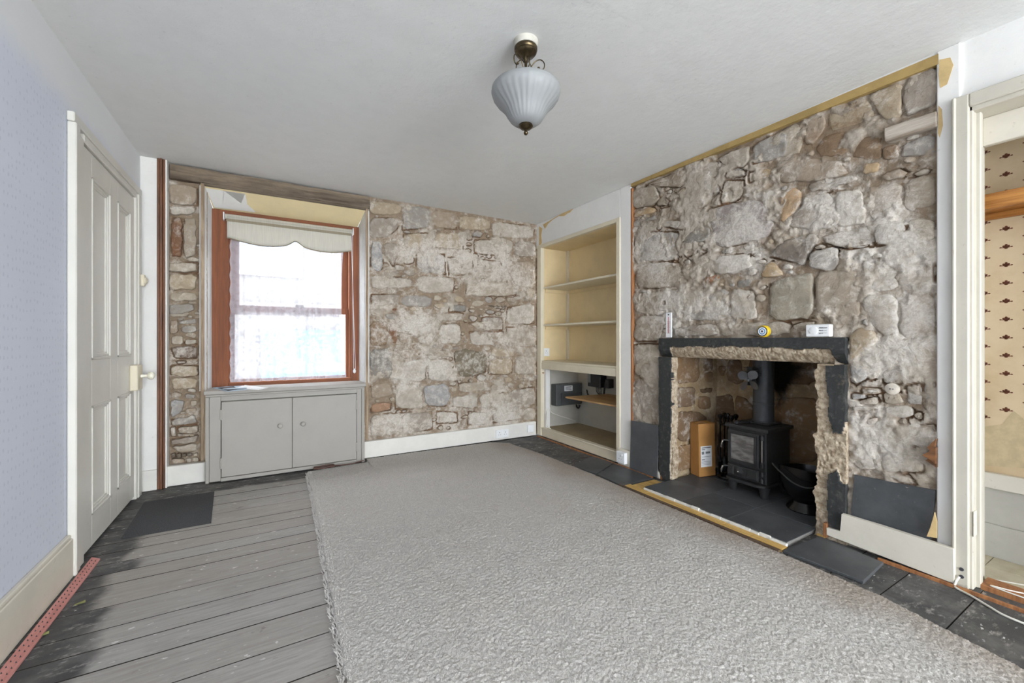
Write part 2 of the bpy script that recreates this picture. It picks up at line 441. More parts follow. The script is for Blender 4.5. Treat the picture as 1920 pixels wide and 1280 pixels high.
# ------------------------------------------------------------------ the room shell
CEIL, XL, XR, YF = 2.215, -.735, 2.45, 3.66
WIN = (-.395, .712, 2.09)                        # opening in the far wall: x0 x1 head
def structure(o, label, cat): return setp(o, label, cat, None, 'structure')

fl = structure(box('floor', -.9, 3.1, BACK_Y-.15, 3.72, -.09, -.024, plain('dark_subfloor', S(60, 52, 44), .9), None, 0), 'worn grey floorboards with black painted margins around the carpet', 'floor')
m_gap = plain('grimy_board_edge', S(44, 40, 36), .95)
ys = [BACK_Y-.1]; yb = [-4.15, -3.96, -3.77, -3.58, -3.39, -3.2, -3.01, -2.82, -2.62, -2.43, -2.24, -2.05, -1.86, -1.68, -1.5, -1.31, -1.12, -.93, -.745, -.56, -.37, -.18, .01, .2, .30, .49, .687, .86, 1.03, 1.21, 1.381, 1.551, 1.722, 1.841, 1.957, 2.116, 2.3, 2.41, 2.515, 2.64, 2.755, 2.93, 3.09, 3.26, 3.42, 3.57, 3.70]
ys += yb
for a, b in zip(ys, ys[1:]):
    z = -rng.random()*.0015
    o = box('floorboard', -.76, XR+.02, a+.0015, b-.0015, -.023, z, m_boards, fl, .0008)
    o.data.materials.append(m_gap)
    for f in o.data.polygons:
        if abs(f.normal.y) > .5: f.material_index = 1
structure(box('ceiling', -.95, 3.1, BACK_Y-.3, 4.1, CEIL, CEIL+.1, m_ceil, None, 0), 'white stippled plaster ceiling', 'ceiling')
structure(boxes('wall_left', [(-.9, XL, BACK_Y-.2, 2.50, 0, CEIL), (-.9, XL, 3.49, 4.0, 0, CEIL), (-.9, XL, 2.50, 3.49, 1.92, CEIL)], m_wallpaper, None, 0), 'left wall in pale lavender small patterned wallpaper', 'wall')
structure(boxes('wall_back', [(-.9, BW[0], BACK_Y-.15, BACK_Y, 0, CEIL), (BW[1], 2.7, BACK_Y-.15, BACK_Y, 0, CEIL), (BW[0], BW[1], BACK_Y-.15, BACK_Y, 0, BW[2]), (BW[0], BW[1], BACK_Y-.15, BACK_Y, BW[3], CEIL)], m_white, None, 0), 'white wall behind the viewer with a wide window added for light', 'wall')
w2 = structure(boxes('window_added', [(BW[0], BW[0]+.05, BACK_Y-.12, BACK_Y-.06, BW[2], BW[3]), (BW[1]-.05, BW[1], BACK_Y-.12, BACK_Y-.06, BW[2], BW[3]), (BW[0], BW[1], BACK_Y-.12, BACK_Y-.06, BW[2], BW[2]+.05), (BW[0], BW[1], BACK_Y-.12, BACK_Y-.06, BW[3]-.05, BW[3]), (.82, .88, BACK_Y-.12, BACK_Y-.06, BW[2], BW[3])], m_gloss), 'unseen white framed window behind the viewer, added wide to light the room', 'window')  # unseen glazing, made wide to bring more daylight into the room
for a, b in ((BW[0]+.05, .82), (.88, BW[1]-.05)):
    box('pane', a, b, BACK_Y-.092, BACK_Y-.088, BW[2]+.05, BW[3]-.05, m_glass, w2, 0)

# --- rubble masonry
TINTS = [S(184, 173, 158), S(168, 158, 146), S(192, 180, 162), S(176, 163, 146), S(168, 163, 156), S(188, 171, 146), S(174, 158, 140), S(198, 189, 176)]
def guide_eval(s, z, blobs):
    g = np.zeros(s.shape+(4,), np.float32)
    for (s0, z0, rs, rz, ch, amp) in blobs: g[..., ch] += amp*np.exp(-((s-s0)/rs)**2-((z-z0)/rz)**2)
    return g
def P3(axis, plane, s, z, h): return (plane-h, s, z) if axis == 'x' else (s, plane-h, z)
def stone(parent, axis, plane, pts, tint, off, blobs, mat, seed, name='stone', flat=.5):
    P = [Vector((p[0], p[1])) for p in pts]
    Q = []
    for i in range(len(P)):                      # round the corners
        a, b = P[i], P[(i+1) % len(P)]; Q += [a*.84+b*.16, a*.16+b*.84]
    c = sum(Q, Vector((0, 0)))/len(Q); R = []
    for i in range(len(Q)):
        a, b = Q[i], Q[(i+1) % len(Q)]; k = max(1, int((b-a).length/.018))
        R += [a+(b-a)*(j/k) for j in range(k)]
    size = max((p-c).length for p in R)
    s = np.array([p.x for p in R]); z = np.array([p.y for p in R]); n = len(R)
    js = fbm(s, z, 34, seed, 3)-.5; jz = fbm(s+5, z+9, 34, seed+40, 3)-.5
    w = min(.022, size*.32); s = s+js*w; z = z+jz*w
    sc, hs, vs = [(1.0, -.045), (1.0, -.009), (.965, -.002), (.84, .000), (.64, .001), (.42, .002), (.2, .002)], [], []
    gap = max(.9, 1-.003/size)
    for t, h in sc:
        ss = c.x+(s-c.x)*t*gap; zz = c.y+(z-c.y)*t*gap
        hh = h+off+(fbm(ss, zz, 15, seed+3, 4)-.5)*.020*(1 if h > -.03 else 0)
        vs += [P3(axis, plane, a, b, d) for a, b, d in zip(ss, zz, hh)]
    vs.append(P3(axis, plane, c.x, c.y, off+.005)); fs = []
    for r in range(len(sc)-1):
        for i in range(n): fs.append((r*n+i, r*n+(i+1) % n, (r+1)*n+(i+1) % n, (r+1)*n+i))
    L = (len(sc)-1)*n
    for i in range(n): fs.append((L+i, L+(i+1) % n, len(vs)-1))
    bm = bmesh.new(); V = [bm.verts.new(v) for v in vs]
    for f in fs: bm.faces.new([V[i] for i in f])
    bmesh.ops.recalc_face_normals(bm, faces=bm.faces)
    me = bpy.data.meshes.new(name); bm.to_mesh(me); bm.free()
    me.polygons.foreach_set('use_smooth', [True]*len(me.polygons))
    arr = np.array(vs); S_ = arr[:, 1] if axis == 'x' else arr[:, 0]
    setattrc(me, 'guide', guide_eval(S_, arr[:, 2], blobs)); setattrc(me, 'tint', np.tile(np.array(tint, np.float32), (len(vs), 1)))
    return link(name, me, mat, parent)
def mortar(name, parent, axis, plane, s0, s1, z0, z1, hole, blobs, mat, seed, res=.006, deep=-.011, rise=.020, th=(.42, .64), hole_fn=None, col_e=S(150, 131, 110), col_l=S(196, 186, 172), polys=(), crack=.56):
    ns = int((s1-s0)/res)+1; nz = int((z1-z0)/res)+1
    Sg, Zg = np.meshgrid(np.linspace(s0, s1, ns), np.linspace(z0, z1, nz), indexing='ij')
    g = guide_eval(Sg, Zg, blobs)
    L = fbm(Sg, Zg, 5.5, seed, 5, .55)*.75+fbm(Sg, Zg, 22, seed+20, 4, .6)*.25+g[..., 0]*.55-g[..., 1]*.25
    lime = sstep(th[0], th[1], L)
    H = deep+rise*lime+(fbm(Sg, Zg, 45, seed+50, 4, .6)-.5)*.010
    tint = np.array(col_e)[None, None]*(1-lime[..., None])+np.array(col_l)[None, None]*lime[..., None]
    if polys:                                    # open joints along the stones, earth showing
        occ = np.zeros(Sg.shape, bool)
        for p in polys:
            q = p[0]; i0 = max(0, int((min(a[0] for a in q)-s0)/res)-1); i1 = int((max(a[0] for a in q)-s0)/res)+2
            j0 = max(0, int((min(a[1] for a in q)-z0)/res)-1); j1 = int((max(a[1] for a in q)-z0)/res)+2
            occ[i0:i1, j0:j1] |= inpoly(Sg[i0:i1, j0:j1], Zg[i0:i1, j0:j1], q)
        dil = occ.copy()
        for _ in range(1):
            e = dil.copy(); e[1:] |= dil[:-1]; e[:-1] |= dil[1:]; e[:, 1:] |= dil[:, :-1]; e[:, :-1] |= dil[:, 1:]; dil = e
        ero = occ.copy()
        e = ero.copy(); e[1:] &= ero[:-1]; e[:-1] &= ero[1:]; e[:, 1:] &= ero[:, :-1]; e[:, :-1] &= ero[:, 1:]; ero = e
        ck = (dil & ~ero)*sstep(crack, crack+.1, fbm(Sg*.55, Zg*1.7, 6, seed+30, 4, .55))
        H = H-ck*.014
        earth = np.array(S(112, 82, 58))[None, None]*(.7+.6*fbm(Sg, Zg, 12, seed+33, 3)[..., None])
        tint = tint*(1-ck[..., None])+earth*ck[..., None]; g[..., 0] -= ck*.35
    tint = tint*(0.82+.36*fbm(Sg, Zg, 9, seed+70, 4)[..., None]); tint[..., 3] = 1
    keep = np.ones((ns-1, nz-1), bool)
    if hole:
        cs = (Sg[:-1, :-1]+Sg[1:, 1:])/2; cz = (Zg[:-1, :-1]+Zg[1:, 1:])/2
        keep &= ~((cs > hole[0]) & (cs < hole[1]) & (cz < hole[2]))
    if axis == 'x': V = np.stack([plane-H, Sg, Zg], -1).reshape(-1, 3)
    else: V = np.stack([Sg, plane-H, Zg], -1).reshape(-1, 3)
    I, J = np.nonzero(keep); a = I*nz+J; b = (I+1)*nz+J
    Q = np.stack([a, a+1, b+1, b] if axis == 'x' else [a, b, b+1, a+1], -1)
    me = bpy.data.meshes.new(name); me.vertices.add(len(V)); me.vertices.foreach_set('co', V.astype(np.float32).ravel())
    me.loops.add(Q.size); me.loops.foreach_set('vertex_index', Q.astype(np.int32).ravel())
    me.polygons.add(len(Q)); me.polygons.foreach_set('loop_start', np.arange(0, Q.size, 4, dtype=np.int32))
    me.polygons.foreach_set('use_smooth', [True]*len(Q)); me.update(calc_edges=True)
    setattrc(me, 'guide', g.reshape(-1, 4)); setattrc(me, 'tint', tint.reshape(-1, 4))
    return link(name, me, mat, parent)
def crop(x0, y0, k, conv, plane, lst):
    out = []
    for it in lst:
        pts = it[0] if isinstance(it, tuple) else it; extra = it[1:] if isinstance(it, tuple) else ()
        out.append(([conv(x0+p[0]/k, y0+p[1]/k, plane) for p in pts],)+extra)
    return out
def fill(polys, s0, s1, z0, z1, hole, sizes, cap, seed, margin=.008):
    """small pinning stones in the free space between the traced ones"""
    res = .006; ns = int((s1-s0)/res); nz = int((z1-z0)/res); r = random.Random(seed)
    Sg, Zg = np.meshgrid(s0+(np.arange(ns)+.5)*res, z0+(np.arange(nz)+.5)*res, indexing='ij'); occ = np.zeros((ns, nz), bool)
    if hole: occ |= (Sg > hole[0]-.01) & (Sg < hole[1]+.01) & (Zg < hole[2]+.01)
    for p in polys:
        c = np.mean(p[0], 0); occ |= inpoly(Sg, Zg, [(c[0]+(q[0]-c[0])*1.03, c[1]+(q[1]-c[1])*1.03) for q in p[0]])
    out = []
    for rad, tries in sizes:
        for _ in range(tries):
            if len(out) >= cap: return out
            s = s0+r.random()*(s1-s0); z = z0+r.random()*(z1-z0); k = 1.2+r.random()*1.3; ro = (r.random()-.5)*.4
            n = r.choice((5, 6, 7)); pts = []
            for i in range(n):
                t = 2*math.pi*(i+r.random()*.5)/n; q = .8+r.random()*.35
                a, b = rad*k*q*math.cos(t), rad*q*math.sin(t)
                pts.append((s+a*math.cos(ro)-b*math.sin(ro), z+a*math.sin(ro)+b*math.cos(ro)))
            if min(p[0] for p in pts) < s0+.005 or max(p[0] for p in pts) > s1-.005 or min(p[1] for p in pts) < z0 or max(p[1] for p in pts) > z1-.005: continue
            m = inpoly(Sg, Zg, pts)
            if (occ & m).any(): continue
            big = inpoly(Sg, Zg, [(s+(p[0]-s)*1.12, z+(p[1]-z)*1.12) for p in pts]); occ |= big; out.append((pts,))
    return out
def build_stones(parent, axis, plane, polys, blobs, mat, seed, tints=TINTS):
    for i, p in enumerate(polys):
        t = p[1] if len(p) > 1 and p[1] is not None else rng.choice(tints)
        off = p[2] if len(p) > 2 else (rng.random()-.45)*.012
        stone(parent, axis, plane, p[0], t, off, blobs, mat, seed+i*3)
def pxblobs(conv, plane, lst):
    out = []
    for (px, py, rx, ry, ch, amp) in lst:
        s, z = conv(px, py, plane); s2, _ = conv(px+rx, py, plane); _, z2 = conv(px, py+ry, plane)
        out.append((s, z, abs(s2-s)+1e-3, abs(z2-z)+1e-3, ch, amp))
    return out

# ------------------------------------------------------------------ far wall: rubble around the window
YB = 3.70
wf = structure(boxes('wall_far', [(-.9, WIN[0]-.02, YB, 4.02, 0, CEIL), (WIN[1]+.02, 3.1, YB, 4.02, 0, CEIL), (WIN[0]-.02, WIN[1]+.02, YB, 4.02, WIN[2]+.01, CEIL), (WIN[0]-.02, WIN[1]+.02, 3.86, 4.02, 0, .62)], plain('rubble_core', S(120, 104, 86), .95), None, 0), 'far wall of bare rubble stone with lime smears around the window', 'wall')
GREY = S(142, 139, 133); DARK = S(98, 88, 76); WHT = S(204, 196, 184); RUST = S(128, 84, 56); BLUE = S(172, 172, 172); EARTH = S(140, 114, 88); TAN = S(190, 162, 124)
far_polys = crop(680, 360, 4.9235, OY, YF, [
 [(60, 80), (360, 110), (355, 210), (60, 205)], [(375, 120), (630, 140), (640, 320), (370, 350)], [(60, 230), (330, 240), (325, 330), (230, 420), (60, 425)],
 [(655, 160), (870, 190), (875, 345), (655, 320)], [(895, 215), (1185, 250), (1180, 345), (895, 345)], [(1200, 265), (1590, 320), (1585, 430), (1200, 415)],
 ([(80, 450), (175, 450), (190, 700), (140, 740), (75, 700)], BLUE, .006), [(195, 470), (315, 470), (318, 600), (280, 690), (195, 560)],
 [(380, 385), (640, 375), (650, 515), (380, 515)], [(660, 375), (905, 375), (930, 530), (750, 520), (665, 505)],
 [(1035, 440), (1395, 435), (1385, 555), (1240, 585), (1035, 560)], [(1410, 450), (1590, 460), (1590, 595), (1405, 595)],
 [(80, 770), (300, 780), (460, 810), (450, 880), (80, 895)], [(80, 945), (350, 945), (345, 1050), (85, 1045)], [(360, 950), (640, 960), (640, 1060), (360, 1050)],
 ([(100, 1062), (335, 1072), (330, 1095), (110, 1092)], RUST, -.004), ([(800, 1042), (950, 1040), (950, 1100), (795, 1105)], GREY), [(640, 1115), (930, 1115), (925, 1185), (640, 1190)],
 [(1300, 635), (1590, 640), (1590, 870), (1420, 880)], [(1505, 890), (1590, 890), (1590, 985), (1535, 990)], [(1345, 1065), (1590, 1020), (1590, 1215), (1320, 1220)],
 [(1105, 1155), (1285, 1155), (1295, 1250), (1105, 1250)], ([(1150, 1040), (1330, 1052), (1310, 1082), (1210, 1068)], DARK),
 [(500, 560), (760, 570), (770, 760), (500, 740)], [(790, 600), (1010, 600), (1020, 760), (800, 770)], [(1060, 620), (1270, 640), (1330, 800), (1070, 800)], [(500, 770), (850, 790), (840, 930), (520, 930)], ([(885, 795), (915, 780), (945, 810), (920, 828)], RUST),
 [(960, 830), (1380, 830), (1420, 950), (960, 970)]])
far_polys += crop(680, 600, 4.9235, OY, YF, [
 ([(65, 15), (240, 5), (235, 235), (65, 240)], EARTH), ([(250, 20), (325, 10), (320, 215), (250, 225)], RUST), ([(65, 262), (268, 262), (278, 540), (72, 545)], GREY, .004), [(335, 115), (465, 135), (445, 220), (335, 210)],
 [(345, 272), (525, 265), (515, 350), (352, 350)], ([(445, 70), (690, 40), (690, 220), (545, 232)], WHT), ([(705, 40), (900, 30), (915, 215), (705, 222)], WHT),
 [(645, 285), (815, 275), (825, 330), (725, 340)], ([(840, 282), (970, 262), (1150, 312), (1140, 480), (1000, 518), (912, 528), (862, 440)], S(118, 110, 92), .004),
 ([(990, 105), (1300, 105), (1308, 240), (1005, 230)], WHT), [(985, 25), (1295, 0), (1295, 90), (1080, 92)], [(1325, 65), (1595, 75), (1590, 245), (1335, 238)],
 [(1205, 255), (1400, 282), (1396, 340), (1182, 332)], [(1175, 352), (1385, 352), (1378, 500), (1165, 500)], [(1412, 335), (1592, 315), (1592, 500), (1412, 508)],
 ([(295, 402), (500, 360), (590, 360), (580, 565), (295, 560)], WHT), ([(605, 365), (775, 360), (845, 400), (800, 555), (610, 570)], WHT), [(75, 602), (258, 575), (288, 695), (82, 735)], ([(82, 772), (268, 762), (258, 828), (82, 858)], S(176, 136, 108)),
 [(305, 585), (525, 585), (555, 740), (555, 818), (305, 818)], ([(555, 603), (780, 583), (815, 700), (770, 795), (582, 788)], BLUE, .009), [(885, 585), (1165, 565), (1158, 640), (902, 675)],
 ([(835, 705), (1060, 690), (1060, 820), (835, 798)], WHT), ([(1075, 690), (1305, 668), (1305, 788), (1100, 825)], WHT), [(1345, 655), (1595, 618), (1595, 785), (1372, 778)], ([(685, 845), (875, 855), (875, 945), (685, 955)], WHT),
 ([(980, 845), (1178, 855), (1178, 955), (975, 975)], WHT, .006), ([(1208, 855), (1378, 835), (1485, 900), (1378, 925), (1212, 945)], WHT, .006), [(65, 880), (340, 860), (345, 1050), (80, 1085)], [(355, 860), (638, 845), (648, 1010), (360, 1045)], [(1395, 825), (1595, 805), (1595, 920), (1502, 925)]])
left_polys = crop(200, 260, 3.5555, OY, YF, [
 [(412, 300), (598, 318), (598, 438), (412, 436)], ([(415, 452), (588, 452), (588, 498), (420, 506)], WHT), ([(432, 520), (500, 522), (500, 790), (425, 785)], RUST), [(508, 522), (596, 522), (596, 780), (510, 792)],
 [(420, 822), (598, 822), (598, 888), (412, 888)], [(412, 900), (598, 902), (598, 1008), (412, 1008)], [(416, 1020), (598, 1022), (598, 1078), (416, 1082)], [(420, 1100), (578, 1100), (590, 1148), (420, 1176)]])
left_polys += crop(280, 580, 3.764, OY, YF, [
 [(140, 22), (280, 17), (278, 44), (142, 54)], [(142, 76), (198, 76), (203, 168), (147, 178)], [(222, 117), (330, 112), (330, 164), (222, 168)], [(207, 82), (330, 63), (330, 99), (207, 104)],
 [(152, 187), (238, 182), (238, 248), (152, 250)], [(247, 212), (328, 207), (336, 243), (247, 248)], ([(142, 262), (338, 257), (330, 343), (182, 344)], S(92, 66, 54), -.004), ([(192, 368), (254, 362), (254, 378), (196, 384)], S(96, 62, 48)),
 [(152, 400), (338, 396), (338, 476), (152, 470)], [(152, 482), (338, 486), (334, 556), (152, 572)], ([(152, 627), (248, 637), (238, 700), (172, 765), (152, 756)], BLUE, .008), [(250, 592), (328, 602), (318, 628), (252, 630)],
 [(287, 642), (338, 642), (338, 678), (287, 688)], [(252, 702), (334, 692), (334, 728), (247, 733)], [(152, 782), (328, 742), (334, 808), (162, 818)], [(192, 832), (338, 822), (338, 868), (202, 876)], [(147, 832), (184, 832), (188, 898), (152, 898)],
 [(152, 922), (338, 892), (338, 938), (152, 958)], [(152, 967), (338, 947), (338, 1003), (202, 1008)],
 ([(150, 1020), (182, 1012), (186, 1045), (155, 1050)], DARK), ([(188, 1018), (222, 1014), (224, 1050), (192, 1050)], DARK), ([(228, 1020), (260, 1014), (262, 1042), (230, 1048)], DARK), ([(268, 1014), (305, 1014), (300, 1042), (270, 1044)], DARK), [(310, 1018), (342, 1010), (344, 1036), (314, 1036)],
 [(155, 1056), (250, 1052), (250, 1088), (160, 1090)], [(258, 1050), (296, 1048), (294, 1082), (260, 1086)], [(302, 1042), (345, 1042), (348, 1074), (304, 1080)]])
far_blobs = pxblobs(OY, YF, [(870, 490, 95, 40, 0, 0.088), (800, 470, 50, 50, 0, 0.066), (950, 510, 40, 40, 0, 0.066), (780, 605, 60, 22, 0, 0.110), (800, 680, 60, 30, 0, 0.088), (940, 620, 50, 20, 0, 0.077), (740, 800, 70, 35, 0, 0.099), (900, 780, 90, 35, 0, 0.110), (705, 470, 18, 30, 0, 0.055),
 (700, 640, 30, 30, 1, .16), (960, 590, 40, 30, 1, .1), (985, 680, 25, 40, 1, .1), (870, 410, 190, 22, 1, .12), (345, 470, 40, 60, 1, .14), (830, 745, 30, 22, 2, .16), (720, 690, 25, 35, 2, .16), (700, 500, 14, 30, 2, .12), (760, 390, 80, 25, 2, .03), (345, 700, 40, 160, 1, .05)])
R1 = (.706, XR, .10, CEIL-.005); R2 = (-.592, WIN[0], .10, CEIL-.005)
far_fill = fill(far_polys, *R1[:2], .16, CEIL-.01, None, [(.034, 500), (.022, 900), (.014, 1600)], 130, 3)
left_fill = fill(left_polys, R2[0], R2[1]-.01, .16, 2.09, None, [(.02, 300), (.012, 600)], 40, 4)
mortar('mortar_bed', wf, 'y', YF, R1[0]-.01, R1[1]+.02, .05, CEIL+.01, None, far_blobs, m_rubble, 11, .006, -.012, .019, (.46, .68), polys=far_polys+far_fill, crack=.55)
mortar('mortar_bed', wf, 'y', YF, R2[0]-.02, R2[1]+.015, .05, CEIL+.01, None, far_blobs, m_rubble, 31, .006, -.026, .02, (.58, .8), polys=left_polys, crack=.50)
build_stones(wf, 'y', YF, far_polys+far_fill, far_blobs, m_rubble, 100)
build_stones(wf, 'y', YF, left_polys+left_fill, far_blobs, m_rubble, 600)
# rough beam over the window, painted strip, dark batten, edge strips round the opening
def rough_beam(name, x0, x1, y0, y1, z0, z1, mat, parent, seed, along='x'):
    bm = bmesh.new(); n = 60; rings = []
    for i in range(n+1):
        t = i/n; ring = []
        for k in range(12):
            a = [(0, 0), (.33, 0), (.67, 0), (1, 0), (1, .33), (1, .67), (1, 1), (.67, 1), (.33, 1), (0, 1), (0, .67), (0, .33)][k]
            j = [(float(fbm(np.array([t*(x1-x0)*1.0]), np.array([k*3.7]), 14, seed+q, 4)[0])-.5)*.022 for q in (0, 9)]
            ring.append(bm.verts.new((x0+t*(x1-x0), y0+a[0]*(y1-y0)+j[0], z0+a[1]*(z1-z0)+j[1]*.7)))
        rings.append(ring)
    for a, b in zip(rings, rings[1:]):
        for k in range(12): bm.faces.new((a[k], a[(k+1) % 12], b[(k+1) % 12], b[k]))
    bm.faces.new(rings[0]); bm.faces.new(rings[-1][::-1])
    return finish(name, bm, mat, parent, True, 35)
setp(rough_beam('timber_lintel', -.585, .735, YF-.018, YF+.05, 2.108, 2.205, m_beam, wf, 5), 'rough weathered timber beam over the window')
box('plaster_strip', XL, -.645, 3.612, 3.70, 0, CEIL, m_white, wf, .004)
setp(boxes('dark_batten', [(-.645, -.630, 3.600, 3.66, 0.0, CEIL), (-.629, -.616, 3.592, 3.66, 0, CEIL), (-.615, -.603, 3.602, 3.66, 0, CEIL)], m_bat, wf, .002), 'dark brown vertical wooden batten')
box('plaster_edge', -.603, -.594, 3.606, 3.68, 0, CEIL, m_white, wf, .001)
for x0, x1 in ((-.415, -.392), (.702, .722)): box('opening_edge', x0, x1, YF-.03, YF+.03, .15 if x0 < 0 else .16, 2.10, m_oldwood, wf, .004)
box('opening_edge', -.415, .722, YF-.028, YF+.03, 2.086, 2.106, m_beam, wf, .004)
# splayed reveals
FX0, FX1, FZ0, FZ1, FY = -.357, .668, .655, 1.978, 3.80
def quadslab(name, a, b, c, d, th, mat, parent):
    a, b, c, d = map(Vector, (a, b, c, d)); nrm = (b-a).cross(d-a).normalized()*th
    v = [a, b, c, d, a+nrm, b+nrm, c+nrm, d+nrm]
    bm = bmesh.new(); V = [bm.verts.new(p) for p in v]
    for q in [(0, 1, 2, 3), (7, 6, 5, 4), (0, 4, 5, 1), (1, 5, 6, 2), (2, 6, 7, 3), (3, 7, 4, 0)]: bm.faces.new([V[i] for i in q])
    return finish(name, bm, mat, parent)
m_reveal = paint('flaking_white_reveal', S(222, 222, 220), .8, S(140, 125, 100), .6, .06, .6, 8)
m_soffit = paint('yellow_cream_soffit', S(232, 214, 168), .7, S(190, 165, 110), .2, .04, .1, 5)
quadslab('reveal', (-.392, YF-.02, .64), (FX0-.002, FY+.04, .64), (FX0-.002, FY+.04, FZ1), (-.392, YF-.02, 2.088), -.03, m_reveal, wf)
quadslab('reveal', (FX1+.002, FY+.04, .64), (.702, YF-.02, .64), (.702, YF-.02, 2.088), (FX1+.002, FY+.04, FZ1), -.03, m_reveal, wf)
quadslab('soffit', (-.392, YF-.02, 2.088), (FX0, FY+.04, FZ1), (FX1, FY+.04, FZ1), (.702, YF-.02, 2.088), -.03, m_soffit, wf)
fl_pts = [(385, 352), (418, 357), (418, 383), (420, 357), (452, 381), (460, 363), (464, 382), (480, 398), (402, 388)]
def on_soffit(px, py):                           # white flaked area on the sloping soffit
    best = None
    for i in range(41):
        y = YF-.02+(FY+.06-YF)*i/40; x, z = OY(px, py, y); zs = 2.088+(FZ1-2.088)*(y-YF+.02)/(FY+.06-YF)
        if best is None or abs(z-zs) < best[0]: best = (abs(z-zs), x, y, zs)
    return best[1:]
bm = bmesh.new(); bm.faces.new([bm.verts.new((x, y, z-.0015)) for x, y, z in (on_soffit(*p) for p in fl_pts)])
bmesh.ops.triangulate(bm, faces=bm.faces); setp(finish('flaked_patch', bm, m_white, wf), 'white flaked patch on the cream soffit')
# window
win = structure(thing('window_1', 'orange brown timber sash window with net curtain in front', 'window', (0, FY, 0)), None, None)
box('frame_stile', FX0-.01, -.262, FY, FY+.05, .60, FZ1, m_frame, win, .003)
box('frame_stile', .612, FX1+.01, FY, FY+.05, .60, FZ1, m_frame, win, .003)
box('frame_head', FX0, FX1, FY+.001, FY+.05, FZ1-.05, FZ1, m_frame_h, win, .003)
box('side_lining', -.262, -.250, FY+.02, FY+.17, FZ0, FZ1-.05, m_frame, win, .002)
box('side_lining', .600, .612, FY+.02, FY+.17, FZ0, FZ1-.05, m_frame, win, .002)
box('bottom_rail', -.262, .612, FY+.005, FY+.05, .60, FZ0+.022, m_frame_h, win, .003)
def sash(y, z0, z1, st, top, bot):
    s = box('sash_stile', -.25, -.25+st, y, y+.035, z0, z1, m_frame, win, .003); box('sash_stile', .6-st, .6, y, y+.035, z0, z1, m_frame, win, .003)
    box('sash_rail', -.25+st, .6-st, y, y+.035, z0, z0+bot, m_frame_h, win, .003); box('sash_rail', -.25+st, .6-st, y, y+.035, z1-top, z1, m_frame_h, win, .003)
    setp(box('pane', -.25+st, .6-st, y+.015, y+.019, z0+bot, z1-top, m_glass, win, 0), 'clear window pane')
sash(FY+.06, FZ0+.01, 1.27, .022, .05, .03)
sash(FY+.10, 1.20, 1.93, .05, .04, .06)
box('sash_lock', .19, .25, FY+.045, FY+.065, 1.27, 1.288, m_brass, win, .003)

# ------------------------------------------------------------------ right wall: alcove wall, chimney wall, doorway
wr = structure(boxes('wall_right', [(XR+.05, 3.1, 2.06, 2.36, 0, CEIL), (XR+.05, 3.1, .60, .94, 0, CEIL), (XR+.05, XR+.22, .94, 2.06, .95, CEIL),
   (XR, 2.62, BACK_Y-.1, -.30, 0, CEIL), (XR, 2.56, -.30, .56, 1.99, CEIL)], m_white, None, 0), 'right wall of bare chimney stone between white plaster strips', 'wall')
boxes('plaster_strip', [(XR-.012, XR+.14, 2.345, 2.455, 0, CEIL), (XR-.012, XR+.14, 2.456, 3.70, 1.962, CEIL)], m_white, wr, .003)
setp(box('plaster_strip', XR-.016, XR+.1, .548, .618, 0, CEIL, m_white, wr, .004), 'white plaster strip beside the doorway')
setp(boxes('raw_timber_stud', [(XR-.012, XR+.03, 2.327, 2.345, .14, 2.18)], m_raw, wr, .002), 'raw brown timber edge')
right_polys = crop(1160, 340, 4.266, OX, XR, [
 [(100, 75), (280, 20), (330, 130), (280, 185), (105, 220)], [(295, 172), (350, 105), (398, 150), (388, 185), (305, 198)], ([(122, 247), (272, 203), (298, 238), (112, 292)], TAN), ([(112, 312), (298, 268), (308, 298), (180, 338), (112, 368)], GREY),
 [(322, 217), (560, 165), (605, 155), (598, 230), (528, 298), (322, 298)], ([(322, 312), (538, 312), (518, 388), (362, 360)], WHT), [(128, 402), (478, 404), (488, 500), (468, 630), (128, 640)], [(128, 650), (470, 645), (575, 838), (155, 858), (120, 780)],
 ([(562, 272), (700, 222), (740, 390), (730, 470), (500, 515), (532, 402)], GREY, .006), ([(712, 218), (880, 185), (1080, 135), (1228, 203), (1246, 330), (1188, 448), (812, 540), (738, 470), (748, 390)], S(160, 150, 146), .008),
 [(852, -10), (1008, -10), (1003, 70), (948, 148), (822, 183), (812, 130)], ([(1042, 62), (1180, 43), (1233, 90), (1222, 128), (985, 128)], WHT), [(757, 62), (798, 33), (813, 80), (760, 118)], [(570, 82), (745, 25), (742, 130), (735, 148), (555, 138)],
 [(582, 642), (738, 545), (797, 620), (738, 700), (680, 785), (592, 818)], ([(812, 592), (1048, 573), (1058, 688), (930, 738), (742, 738), (752, 650)], WHT), ([(682, 772), (798, 738), (818, 788), (740, 848), (682, 828)], S(160, 104, 66), -.004), ([(932, 792), (1058, 773), (1058, 838), (952, 858)], GREY),
 [(132, 902), (360, 872), (370, 1075), (112, 1048)], ([(368, 872), (598, 852), (638, 960), (598, 1038), (380, 1075)], WHT), [(642, 872), (878, 852), (880, 1110), (450, 1115), (620, 1050)], [(888, 855), (1075, 870), (1098, 1000), (1105, 1108), (890, 1110)],
 ([(1172, 672), (1230, 633), (1328, 738), (1240, 772), (1142, 758)], TAN), [(132, 1072), (362, 1068), (362, 1130), (325, 1278), (112, 1278)], [(440, 1172), (780, 1130), (790, 1235), (440, 1238)], [(800, 1130), (1090, 1128), (1365, 1125), (1365, 1235), (800, 1238)]])
